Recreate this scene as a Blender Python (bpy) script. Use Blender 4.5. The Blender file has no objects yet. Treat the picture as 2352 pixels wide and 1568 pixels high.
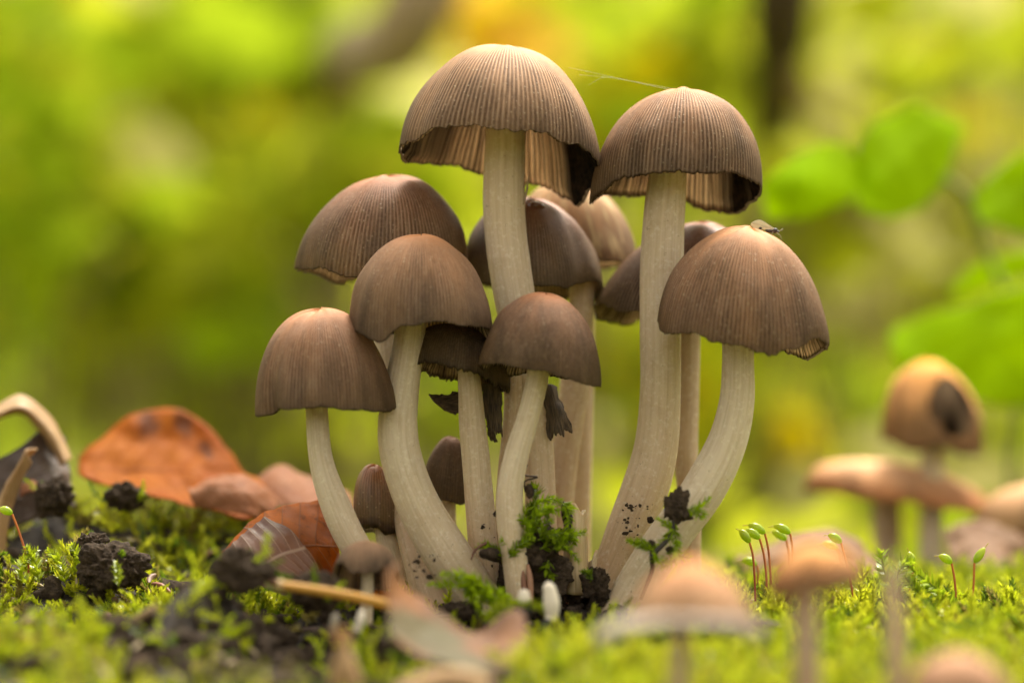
import bpy, math, random
import numpy as np
from mathutils import Vector, Matrix

# one unit = one centimetre
scene = bpy.context.scene
scene.unit_settings.system = 'METRIC'
scene.unit_settings.scale_length = 0.01
COL = scene.collection
random.seed(7)
RNG = np.random.default_rng(11)
PI = math.pi

# ------------------------------------------------------------------ camera
CAM = Vector((0.0, -44.4, 1.97))
PITCH = math.radians(2.6)
cam_data = bpy.data.cameras.new('camera')
cam = bpy.data.objects.new('camera', cam_data)
COL.objects.link(cam)
cam.location = CAM
cam.rotation_euler = (PI / 2 + PITCH, 0, 0)
cam_data.lens = 100
cam_data.sensor_width = 36
cam_data.clip_start = 0.5
cam_data.clip_end = 8000
cam_data.dof.use_dof = True
cam_data.dof.focus_distance = 44.0
cam_data.dof.aperture_fstop = 0.077      # a 1.3 cm wide pupil in these units
cam_data.dof.aperture_blades = 9
scene.camera = cam

# ------------------------------------------------------------------ sky and sun
SUN_EL = math.radians(50)
world = bpy.data.worlds.new('World')
scene.world = world
world.use_nodes = True
wn, wl = world.node_tree.nodes, world.node_tree.links
wn.clear()
sky = wn.new('ShaderNodeTexSky')
sky.sky_type = 'NISHITA'
sky.sun_disc = False
sky.dust_density = 4.0
sky.ozone_density = 0.6
hs = wn.new('ShaderNodeHueSaturation')     # an overcast sky: the blue washed out to a warm white
hs.inputs['Saturation'].default_value = 0.12
bgn = wn.new('ShaderNodeBackground')
bgn.inputs['Strength'].default_value = 0.14
won = wn.new('ShaderNodeOutputWorld')
wl.new(sky.outputs['Color'], hs.inputs['Color'])
tint = wn.new('ShaderNodeMix')               # and filtered by the yellowing canopy overhead
tint.data_type = 'RGBA'
tint.blend_type = 'MULTIPLY'
tint.inputs[0].default_value = 1.0
tint.inputs[7].default_value = (1.0, .96, .85, 1)
wl.new(hs.outputs['Color'], tint.inputs[6])
wl.new(tint.outputs[2], bgn.inputs['Color'])
wl.new(bgn.outputs['Background'], won.inputs['Surface'])

sun_data = bpy.data.lights.new('sun', 'SUN')
sun_data.energy = 2.0
sun_data.angle = math.radians(18)
sun_data.color = (1.0, 0.95, 0.85)
sun = bpy.data.objects.new('sun', sun_data)
COL.objects.link(sun)
# direction the light comes from (behind the cluster, a little to the right, high)
sd = Vector((0.25 * math.cos(SUN_EL), 0.6 * math.cos(SUN_EL), math.sin(SUN_EL))).normalized()
sky.sun_elevation = math.asin(sd.z)
sky.sun_rotation = math.atan2(sd.x, sd.y)
sun.rotation_euler = sd.to_track_quat('Z', 'Y').to_euler()

scene.view_settings.view_transform = 'Standard'
scene.view_settings.look = 'None'
scene.view_settings.gamma = 1
scene.view_settings.use_curve_mapping = False
scene.view_settings.exposure = 1.62
scene.render.engine = 'CYCLES'
scene.cycles.use_denoising = True
scene.cycles.max_bounces = 8
scene.cycles.diffuse_bounces = 4
scene.cycles.transmission_bounces = 6
scene.cycles.sample_clamp_indirect = 6

# ------------------------------------------------------------------ helpers
F = 100 / 36 * 2352
CP, SP = math.cos(PITCH), math.sin(PITCH)


def P(px, py, Y):
    """Point of the plane y = Y seen at (px, py) of the 2352 x 1568 photograph."""
    x, v = (px - 1176) / F, -(py - 784) / F
    d = Vector((x, CP - v * SP, SP + v * CP))
    return CAM + d * ((Y - CAM.y) / d.y)


def cm(px, Y=0.0):
    return px * (Y - CAM.y) / F


def lin(r, g, b):
    return tuple(((c / 255) / 12.92 if c / 255 <= .04045 else ((c / 255 + .055) / 1.055) ** 2.4) for c in (r, g, b))


def vnoise(p, seed=0):
    p = np.asarray(p, float)
    i = np.floor(p).astype(np.int64)
    f = p - i
    u = f * f * (3 - 2 * f)

    def h(dx, dy, dz):
        n = (i[..., 0] + dx) * 374761393 + (i[..., 1] + dy) * 668265263 + (i[..., 2] + dz) * 2147483647 + seed * 974634777
        n = (n ^ (n >> 13)) * 1274126177
        n = n ^ (n >> 16)
        return (n & 0xffff) / 32767.5 - 1
    x0 = h(0, 0, 0) * (1 - u[..., 0]) + h(1, 0, 0) * u[..., 0]
    x1 = h(0, 1, 0) * (1 - u[..., 0]) + h(1, 1, 0) * u[..., 0]
    x2 = h(0, 0, 1) * (1 - u[..., 0]) + h(1, 0, 1) * u[..., 0]
    x3 = h(0, 1, 1) * (1 - u[..., 0]) + h(1, 1, 1) * u[..., 0]
    y0 = x0 * (1 - u[..., 1]) + x1 * u[..., 1]
    y1 = x2 * (1 - u[..., 1]) + x3 * u[..., 1]
    return y0 * (1 - u[..., 2]) + y1 * u[..., 2]


def fbm(p, seed=0, oct=4):
    p = np.asarray(p, float)
    a, s = 1.0, 0.0
    for k in range(oct):
        s = s + a * vnoise(p * 2 ** k, seed + k)
        a *= .5
    return s


def mesh_obj(name, v, f, mat, parent=None, uv=None, col=None, smooth=True):
    """v: N x 3 world coordinates, f: M x k index array (k = 3 or 4) or list of such, uv / col: per vertex."""
    v = np.asarray(v, np.float32).reshape(-1, 3)
    fl = [np.asarray(a, np.int32) for a in (f if isinstance(f, list) else [f]) if len(a)]
    if parent is not None:
        o_ = np.array(world_origin(parent), np.float32)
        v = v - o_
    me = bpy.data.meshes.new(name)
    me.vertices.add(len(v))
    me.vertices.foreach_set('co', v.ravel())
    nl = sum(a.size for a in fl)
    me.loops.add(nl)
    li = np.concatenate([a.ravel() for a in fl])
    me.loops.foreach_set('vertex_index', li)
    tot = np.concatenate([np.full(len(a), a.shape[1], np.int32) for a in fl])
    st = np.concatenate([[0], np.cumsum(tot)[:-1]]).astype(np.int32)
    me.polygons.add(len(tot))
    me.polygons.foreach_set('loop_start', st)
    if smooth:
        me.polygons.foreach_set('use_smooth', np.ones(len(tot), bool))
    if uv is not None:
        l = me.uv_layers.new(name='UVMap')
        l.data.foreach_set('uv', np.asarray(uv, np.float32)[li].ravel())
    if col is not None:
        c = np.asarray(col, np.float32).reshape(-1, 3)
        c = np.concatenate([c, np.ones((len(c), 1), np.float32)], 1)
        a = me.color_attributes.new('tint', 'FLOAT_COLOR', 'POINT')
        a.data.foreach_set('color', c.ravel())
    me.update(calc_edges=True)
    me.validate()
    if mat is not None:
        me.materials.append(mat)
    o = bpy.data.objects.new(name, me)
    COL.objects.link(o)
    if parent is not None:
        o.parent = parent
    return o


def world_origin(o):
    p = Vector((0, 0, 0))
    while o is not None:
        p = p + o.location
        o = o.parent
    return p


def tag(o, label=None, cat=None, group=None, kind=None):
    for k, x in (('label', label), ('category', cat), ('group', group), ('kind', kind)):
        if x:
            o[k] = x
    return o


def thing(name, loc, label, cat, group=None):
    o = bpy.data.objects.new(name, None)
    o.empty_display_size = 0.2
    COL.objects.link(o)
    o.location = loc
    return tag(o, label, cat, group)


def grid_faces(nu, nv, wrap_u=False):
    """vertex index = j * nu + i (i along u)."""
    i = np.arange(nu if wrap_u else nu - 1)
    j = np.arange(nv - 1)
    I, J = np.meshgrid(i, j)
    I2 = (I + 1) % nu
    return np.stack([J * nu + I, J * nu + I2, (J + 1) * nu + I2, (J + 1) * nu + I], -1).reshape(-1, 4)


def crom(pts, n):
    """Catmull-Rom through rows of pts, n samples."""
    p = np.asarray(pts, float)
    if len(p) == 2:
        t = np.linspace(0, 1, n)[:, None]
        return p[0] * (1 - t) + p[1] * t
    p = np.vstack([2 * p[0] - p[1], p, 2 * p[-1] - p[-2]])
    m = len(p) - 3
    t = np.linspace(0, m - 1e-6, n)
    k = t.astype(int)
    t = (t - k)[:, None]
    a, b, c, d = p[k], p[k + 1], p[k + 2], p[k + 3]
    return .5 * (2 * b + (c - a) * t + (2 * a - 5 * b + 4 * c - d) * t ** 2 + (3 * b - a - 3 * c + d) * t ** 3)


def tube_arrays(pts, rad, n=8, flat=1.0):
    pts, rad = np.asarray(pts, float), np.asarray(rad, float)
    t = np.gradient(pts, axis=0)
    t /= np.linalg.norm(t, axis=1)[:, None] + 1e-12
    a = np.array([0, 1, 0.01])
    s = np.cross(t, a)
    s /= np.linalg.norm(s, axis=1)[:, None] + 1e-12
    b = np.cross(s, t)
    th = np.linspace(0, 2 * PI, n, endpoint=False)
    v = pts[:, None] + rad[:, None, None] * (np.cos(th)[None, :, None] * s[:, None] + flat * np.sin(th)[None, :, None] * b[:, None])
    return v.reshape(-1, 3), grid_faces(n, len(pts), True)


class MB:
    def __init__(self):
        self.v, self.f, self.c, self.n = [], [], [], 0

    def add(self, v, f, c=None):
        v = np.asarray(v, float).reshape(-1, 3)
        self.v.append(v)
        self.f.append(np.asarray(f) + self.n)
        if c is not None:
            c = np.asarray(c, float)
            self.c.append(np.broadcast_to(c, (len(v), 3)) if c.ndim == 1 else c)
        self.n += len(v)
        return self

    def tube(self, pts, rad, n=8, c=None, flat=1.0):
        v, f = tube_arrays(pts, rad, n, flat)
        return self.add(v, f, c)

    def build(self, name, mat, parent=None, smooth=True):
        return mesh_obj(name, np.vstack(self.v), self.f, mat, parent, None, np.vstack(self.c) if self.c else None, smooth)


# ------------------------------------------------------------------ materials
class NT:
    def __init__(self, name):
        self.m = bpy.data.materials.new(name)
        self.m.use_nodes = True
        self.t = self.m.node_tree
        self.t.nodes.clear()
        self.out = self.t.nodes.new('ShaderNodeOutputMaterial')

    def n(self, typ, props=None, **ins):
        nd = self.t.nodes.new(typ)
        for k, x in (props or {}).items():
            setattr(nd, k, x)
        for k, x in ins.items():
            self.set(nd, k.replace('_', ' '), x)
        return nd

    def set(self, nd, k, x):
        k = int(k[1:]) if k[:1] == 'i' and k[1:].isdigit() else k
        s = nd.inputs[k]
        if isinstance(x, bpy.types.NodeSocket):
            self.t.links.new(x, s)
        elif isinstance(x, tuple) and len(x) == 3 and s.type == 'RGBA':
            s.default_value = (*x, 1)
        else:
            s.default_value = x

    def math(self, op, a, b=0.0, clamp=False):
        return self.n('ShaderNodeMath', {'operation': op, 'use_clamp': clamp}, i0=a, i1=b).outputs[0]

    def mix(self, fac, a, b, blend='MIX'):
        nd = self.n('ShaderNodeMix', {'data_type': 'RGBA', 'blend_type': blend})
        self.set(nd, 'i0', fac)
        self.set(nd, 'i6', a)
        self.set(nd, 'i7', b)
        return nd.outputs[2]

    def ramp(self, fac, stops, interp='LINEAR'):
        nd = self.n('ShaderNodeValToRGB')
        self.set(nd, 'Fac', fac)
        r = nd.color_ramp
        r.interpolation = interp
        while len(r.elements) < len(stops):
            r.elements.new(.5)
        for e, (p, c) in zip(r.elements, stops):
            e.position = p
            e.color = (*c, 1) if isinstance(c, tuple) else (c, c, c, 1)
        return nd.outputs[0]

    def noise(self, vec, scale, detail=3, rough=.55, dist=0.0):
        nd = self.n('ShaderNodeTexNoise', None, Scale=scale, Detail=detail, Roughness=rough, Distortion=dist)
        if vec is not None:
            self.set(nd, 'Vector', vec)
        return nd.outputs[0]

    def maprange(self, x, a, b, c=0.0, d=1.0):
        return self.n('ShaderNodeMapRange', {'clamp': True}, i0=x, i1=a, i2=b, i3=c, i4=d).outputs[0]

    def uv(self):
        tc = self.n('ShaderNodeTexCoord')
        sp = self.n('ShaderNodeSeparateXYZ', None, Vector=tc.outputs['UV'])
        return tc, sp.outputs[0], sp.outputs[1]

    def comb(self, x, y, z=0.0):
        return self.n('ShaderNodeCombineXYZ', None, X=x, Y=y, Z=z).outputs[0]

    def bump(self, h, strength, dist=.02):
        return self.n('ShaderNodeBump', None, Height=h, Strength=strength, Distance=dist).outputs[0]

    def done(self, shader):
        self.t.links.new(shader, self.out.inputs['Surface'])
        return self.m


def principled(nt, col, rough=.6, spec=.3, normal=None, **kw):
    p = nt.n('ShaderNodeBsdfPrincipled')
    nt.set(p, 'Base Color', col)
    nt.set(p, 'Roughness', rough)
    nt.set(p, 'Specular IOR Level', spec)
    if normal is not None:
        nt.set(p, 'Normal', normal)
    for k, x in kw.items():
        nt.set(p, k.replace('_', ' '), x)
    return p.outputs[0]


def cap_material(name, top, mid, rim, nst=124, gloss=.62, lines=.55, grain=.5, seed=0.0, spec=.2, streak=None):
    nt = NT(name)
    tc, u, v = nt.uv()
    ob = nt.n('ShaderNodeMapping', None, Vector=tc.outputs['Object'], Location=(seed, seed * 1.7, seed * .6)).outputs[0]
    n1 = nt.noise(ob, 1.6, 4)
    n2 = nt.noise(ob, 9, 4, .6)
    vv = nt.math('ADD', v, nt.math('MULTIPLY', nt.math('SUBTRACT', n1, .5), .35))
    top, mid, rim = (tuple(x * k_ for x, k_ in zip(q_, (1.92, 1.64, 1.36))) for q_ in (top, mid, rim))
    c = nt.ramp(vv, [(0.0, top), (.30, tuple((a + b) / 2 for a, b in zip(top, mid))), (.55, mid), (.92, rim)])
    # radial grooves
    wob = nt.math('MULTIPLY', nt.math('SUBTRACT', nt.noise(nt.comb(nt.math('MULTIPLY', u, 40), nt.math('MULTIPLY', v, .9), seed), 1.0, 2), .5), 2.6)
    ph = nt.math('ADD', nt.math('MULTIPLY', u, 2 * PI * nst), wob)
    s = nt.math('ADD', nt.math('MULTIPLY', nt.math('SINE', ph), .5), .5)
    s2 = nt.math('POWER', s, 1.6)
    amt = nt.math('MULTIPLY', nt.maprange(v, .10, .36), nt.maprange(nt.noise(nt.comb(nt.math('MULTIPLY', u, 26), nt.math('MULTIPLY', v, 2.2), seed + 3), 1.0, 3), .25, .7, .5, 1.0))
    dark = nt.math('MULTIPLY', nt.math('MULTIPLY', nt.math('SUBTRACT', 1.0, s2), amt), lines)
    dark = nt.math('MULTIPLY', dark, 1.5, True)
    c = nt.mix(dark, c, tuple(x * .20 for x in mid))
    c = nt.mix(nt.math('MULTIPLY', nt.math('MULTIPLY', nt.math('POWER', s, 4.0), amt), .45), c, tuple(.5 * x + .21 for x in mid))
    fs = nt.noise(nt.comb(nt.math('MULTIPLY', u, 210), nt.math('MULTIPLY', v, 9), seed), 1.0, 3, .7)
    c = nt.mix(nt.math('MULTIPLY', nt.maprange(fs, .5, .72, 0.0, .5), nt.maprange(v, .1, .5)), c, (.05, .032, .02))
    c = nt.mix(nt.math('MULTIPLY', nt.maprange(fs, .47, .3, 0.0, .2), nt.maprange(v, .2, .6)), c, (.62, .48, .33))
    # broad smoky blotches following the folds
    bl = nt.maprange(nt.noise(nt.comb(nt.math('MULTIPLY', u, 16), nt.math('MULTIPLY', v, 1.2), seed + 9), 1.0, 4), .42, .72, 0.0, .7)
    c = nt.mix(nt.math('MULTIPLY', bl, nt.maprange(v, .25, .8)), c, (.045, .030, .020))
    c = nt.mix(nt.maprange(nt.noise(ob, 22, 4, .7), .48, .75, 0.0, .35), c, (.48, .33, .19))
    if streak is not None:
        sk = nt.maprange(nt.noise(nt.comb(nt.math('MULTIPLY', u, 46), nt.math('MULTIPLY', v, 3.0), seed), 1.0, 2), .53, .66, 0.0, .9)
        c = nt.mix(nt.math('MULTIPLY', sk, nt.maprange(v, .1, .3)), c, streak)
    # pale mica grains
    vo = nt.n('ShaderNodeTexVoronoi', None, Vector=ob, Scale=15.0)
    g = nt.math('MULTIPLY', nt.maprange(vo.outputs['Distance'], .16, .28, 1.0, 0.0), nt.maprange(nt.n('ShaderNodeSeparateXYZ', None, Vector=vo.outputs['Color']).outputs[0], .62, .66))
    g = nt.math('MULTIPLY', g, nt.maprange(v, .1, .4, .1, 1.0))
    c = nt.mix(nt.math('MULTIPLY', g, grain), c, (.55, .42, .27))
    # inky margin
    rimn = nt.math('ADD', v, nt.math('MULTIPLY', nt.math('SUBTRACT', n2, .5), .03))
    c = nt.mix(nt.maprange(rimn, .984, .998, 0.0, .8), c, (.012, .009, .008))
    h = nt.math('ADD', nt.math('MULTIPLY', nt.math('MULTIPLY', s, amt), .8), nt.math('ADD', nt.math('MULTIPLY', g, .6), nt.math('MULTIPLY', nt.noise(ob, 34, 3), .55)))
    nrm = nt.bump(h, .5, .02)
    sh = principled(nt, c, gloss, spec, nrm)
    tr = nt.n('ShaderNodeBsdfTranslucent')
    nt.set(tr, 'Color', nt.mix(.4, c, (.85, .72, .52)))
    mx = nt.n('ShaderNodeMixShader', None, i0=nt.maprange(v, .45, .95, .14, .6), i1=sh, i2=tr.outputs[0])
    return nt.done(mx.outputs[0])


def stem_material(name, base, foot, seed=0.0, dirt=1.0):
    nt = NT(name)
    tc, u, v = nt.uv()
    ob = nt.n('ShaderNodeMapping', None, Vector=tc.outputs['Object'], Location=(seed, seed, seed)).outputs[0]
    fib = nt.noise(nt.comb(nt.math('MULTIPLY', u, 34), nt.math('MULTIPLY', v, 3.2), seed), 1.0, 4, .65)
    big = nt.noise(ob, 1.7, 3)
    c = nt.mix(nt.maprange(nt.math('ADD', v, nt.math('MULTIPLY', big, .3)), .62, 1.15), base, foot)
    c = nt.mix(nt.maprange(fib, .42, .7, 0.0, .6), c, tuple(x * f_ for x, f_ in zip(base, (.66, .58, .48))))
    c = nt.mix(nt.maprange(nt.noise(ob, 11, 5, .7), .52, .75, 0.0, .5), c, (.86, .78, .60))
    c = nt.mix(nt.maprange(nt.noise(ob, 2.6, 4, .6), .56, .72, 0.0, .38), c, (.40, .26, .13))
    sc_ = nt.noise(nt.comb(nt.math('MULTIPLY', u, 9), nt.math('MULTIPLY', v, 60), seed + 2), 1.0, 4, .7)
    c = nt.mix(nt.math('MULTIPLY', nt.maprange(sc_, .66, .70), .55), c, (.22, .14, .08))
    d = nt.maprange(nt.noise(ob, 14, 5, .75), .63, .67)
    d = nt.math('MULTIPLY', d, nt.maprange(v, .45, 1.0, .12 * dirt, .9 * dirt))
    c = nt.mix(nt.math('MINIMUM', d, 1.0), c, (.05, .03, .018))
    hh = nt.math('ADD', fib, nt.math('MULTIPLY', nt.noise(ob, 40, 3), .5))
    return nt.done(principled(nt, c, .6, .28, nt.bump(hh, .6, .02), Subsurface_Weight=.25, Subsurface_Radius=(.35, .2, .08), Subsurface_Scale=.35))


def gill_material():
    nt = NT('gills')
    a = nt.n('ShaderNodeVertexColor', {'layer_name': 'tint'})
    ob = nt.n('ShaderNodeTexCoord').outputs['Object']
    c = nt.mix(nt.maprange(nt.noise(ob, 8, 4, .6), .4, .75, 0.0, .25), a.outputs[0], (.20, .11, .055))
    sh = principled(nt, c, .6, .25)
    tr = nt.n('ShaderNodeBsdfTranslucent')
    nt.set(tr, 'Color', c)
    mx = nt.n('ShaderNodeMixShader', None, i0=.7, i1=sh, i2=tr.outputs[0])
    return nt.done(mx.outputs[0])


def tint_material(name, rough=.6, spec=.3, trans=0.0, nscale=20.0, var=.25, bump=.3, dark=(.02, .015, .01), tr_gain=(1.0, 1.0, 1.0)):
    """Colour per vertex with a little procedural variation; trans mixes in light that passes through (thin leaves)."""
    nt = NT(name)
    a = nt.n('ShaderNodeVertexColor', {'layer_name': 'tint'})
    ob = nt.n('ShaderNodeTexCoord').outputs['Object']
    nz = nt.noise(ob, nscale, 4, .6)
    c = nt.mix(nt.maprange(nz, .5, .85, 0.0, var), a.outputs[0], dark)
    sh = principled(nt, c, rough, spec, nt.bump(nz, bump, .02) if bump else None)
    if trans:
        tr = nt.n('ShaderNodeBsdfTranslucent')
        nt.set(tr, 'Color', nt.mix(1.0, c, tr_gain, 'MULTIPLY'))
        mx = nt.n('ShaderNodeMixShader', None, i0=trans, i1=sh, i2=tr.outputs[0])
        sh = mx.outputs[0]
    return nt.done(sh)


def soil_material(name, c1=(.035, .024, .016), c2=(.13, .088, .056), scale=9.0):
    nt = NT(name)
    ob = nt.n('ShaderNodeTexCoord').outputs['Object']
    a = nt.noise(ob, scale, 6, .7)
    b = nt.noise(ob, scale * 3, 4, .7)
    c = nt.ramp(a, [(.35, c1), (.62, c2), (.8, tuple(x * 1.7 for x in c2))])
    c = nt.mix(nt.maprange(b, .58, .68, 0.0, .6), c, (.17, .11, .065))
    return nt.done(principled(nt, c, .85, .12, nt.bump(nt.math('ADD', a, b), 1.0, .12)))


def dead_leaf_material(name, a, b, dark, vein, seed=0.0, nveins=9, trans=.3, spec=.35, rough=.45, spots=.5, patch=None, marks=()):
    nt = NT(name)
    tc, u, v = nt.uv()
    ob = nt.n('ShaderNodeMapping', None, Vector=tc.outputs['Object'], Location=(seed, seed, 0.0)).outputs[0]
    n1 = nt.noise(ob, .9, 5, .6)
    n2 = nt.noise(ob, 5, 5, .65)
    c = nt.mix(nt.maprange(n1, .35, .65), a, b)
    c = nt.mix(nt.maprange(n2, .55, .75, 0.0, spots), c, dark)
    dist = nt.math('ABSOLUTE', nt.math('SUBTRACT', v, .5))
    sv = nt.math('ADD', nt.math('MULTIPLY', u, nveins), nt.math('MULTIPLY', dist, -nveins * .45))
    fr = nt.math('ABSOLUTE', nt.math('SUBTRACT', nt.math('FRACT', sv), .5))
    ve = nt.math('MAXIMUM', nt.maprange(fr, .02, .07, .75, 0.0), nt.maprange(dist, .006, .018, 1.0, 0.0))
    c = nt.mix(nt.math('MULTIPLY', ve, .7), c, vein)
    if patch is not None:
        c = nt.mix(nt.maprange(nt.noise(ob, .8, 3), .52, .62, 0.0, .7), c, patch)
    for mu, mv, mr in marks:                 # rotten spots
        dd = nt.math('SQRT', nt.math('ADD', nt.math('POWER', nt.math('SUBTRACT', u, mu), 2.0), nt.math('POWER', nt.math('MULTIPLY', nt.math('SUBTRACT', v, mv), .45), 2.0)))
        dd = nt.math('ADD', dd, nt.math('MULTIPLY', nt.math('SUBTRACT', n2, .5), .12))
        c = nt.mix(nt.maprange(dd, mr * .4, mr, .85, 0.0), c, (.11, .03, .008))
    nrm = nt.bump(nt.math('ADD', nt.math('MULTIPLY', ve, .6), n2), .5, .05)
    sh = principled(nt, c, rough, spec, nrm)
    tr = nt.n('ShaderNodeBsdfTranslucent')
    nt.set(tr, 'Color', nt.mix(1.0, c, (1.0, .8, .55), 'MULTIPLY'))
    mx = nt.n('ShaderNodeMixShader', None, i0=trans, i1=sh, i2=tr.outputs[0])
    return nt.done(mx.outputs[0])


M_GILL = gill_material()
M_SOIL = soil_material('damp_soil')
M_MOSS = tint_material('moss_leaf', .24, .7, .5, 60, .15, 0, (.05, .05, .01))
M_LEAF = tint_material('green_leaf', .7, .06, .72, 1.5, .15, .1, (.20, .22, .01))
M_PLAIN = tint_material('plain_tint', .55, .35, 0, 18, .3, .4)
M_WOOD = tint_material('bark', .8, .2, 0, .6, .5, .6)

# ------------------------------------------------------------------ ground
BUMPS = [  # x, y, height, sx, sy
    (-7.6, 0.3, .72, 1.7, 1.3), (-5.3, .2, .25, 1.2, 1.0), (-4.35, -4.0, 1.0, .75, .9), (-5.2, 4.6, 1.15, 2.6, 1.8),
    (-8.3, 4.0, 1.3, 1.6, 1.5), (-2.6, -1.6, .10, 1.0, 1.0), (6.2, -.2, .10, 1.6, 1.3), (5.0, 4.5, .0, 2.0, 1.6),
    (1.0, -.2, .12, 1.2, 1.2), (.8, -7.5, .12, 1.8, 1.6), (-6.5, -6.0, .25, 2.0, 1.6), (8.5, -2.0, .1, 1.5, 2.0),
    (-2.2, -6.0, -.3, 1.5, 1.2),
]


def ground_z(x, y):
    x, y = np.asarray(x, float), np.asarray(y, float)
    z = -.30 + np.where(y < 0, .075 * y, .02 * y)
    for bx, by, h, sx, sy in BUMPS:
        z = z + h * np.exp(-((x - bx) / sx) ** 2 - ((y - by) / sy) ** 2)
    p = np.stack([x, y, 0 * x], -1)
    z = z + .10 * fbm(p * .8, 3) + .05 * fbm(p * 3.1, 9, 3) + .16 * fbm(p * 1.1, 33, 2) * np.clip((-x - 1) / 2, 0, 1)
    # the mossy log ends a hand's breadth behind the cluster and beside the frame; the forest floor lies lower
    def ss(a, b, t):
        t = np.clip((t - a) / (b - a), 0, 1)
        return t * t * (3 - 2 * t)
    drop = ss(9, 24, y) + ss(14, 34, np.abs(x)) + ss(26, 50, -y)
    z = z - 13 * np.minimum(drop, 1)
    far = ss(30, 200, np.hypot(x, y))
    z = z + far * 6 * fbm(p * .02, 21, 3)
    z = z + 330 * ss(420, 1500, np.hypot(x, y)) * ss(-.3, .3, y / (np.hypot(x, y) + 1)) + 60 * ss(400, 1500, np.hypot(x, y))
    return z


nG = 421
uu = np.linspace(-1, 1, nG)
gx = 2.2 * np.sinh(7.4 * uu)
GX, GY = np.meshgrid(gx, gx)
GZ = ground_z(GX, GY)
nt = NT('forest_floor')
ob = nt.n('ShaderNodeTexCoord').outputs['Object']
ln = nt.n('ShaderNodeVectorMath', {'operation': 'LENGTH'})
nt.set(ln, 'i0', ob)
nearc = nt.ramp(nt.noise(ob, 6, 6, .7), [(.35, (.018, .012, .009)), (.6, (.06, .042, .028)), (.8, (.12, .085, .055))])
farc = nt.ramp(nt.noise(ob, .05, 6, .65), [(.3, (.15, .12, .045)), (.5, (.20, .20, .04)), (.7, (.17, .22, .025))])
c = nt.mix(nt.maprange(ln.outputs['Value'], 16, 40), nearc, farc)
hb = nt.noise(ob, 9, 6, .7)
M_FLOOR = nt.done(principled(nt, c, .8, .3, nt.bump(hb, 1.0, .12)))
g = mesh_obj('forest_ground', np.stack([GX, GY, GZ], -1), grid_faces(nG, nG), M_FLOOR)
tag(g, 'dark forest ground under moss, dropping to a leaf-strewn floor', 'ground', kind='structure')

# ------------------------------------------------------------------ mushrooms


def periodic(keys, th):
    if not keys:
        return np.zeros_like(th)
    ks = sorted(keys)
    a = np.array([k[0] for k in ks], float)
    b = np.array([k[1] for k in ks], float)
    a = np.concatenate([[a[-1] - 360], a, [a[0] + 360]])
    b = np.concatenate([[b[-1]], b, [b[0]]])
    d = np.degrees(th) % 360
    k = np.clip(np.searchsorted(a, d, 'right') - 1, 0, len(a) - 2)
    t = (d - a[k]) / (a[k + 1] - a[k])
    t = t * t * (3 - 2 * t)
    return b[k] * (1 - t) + b[k + 1] * t


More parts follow.
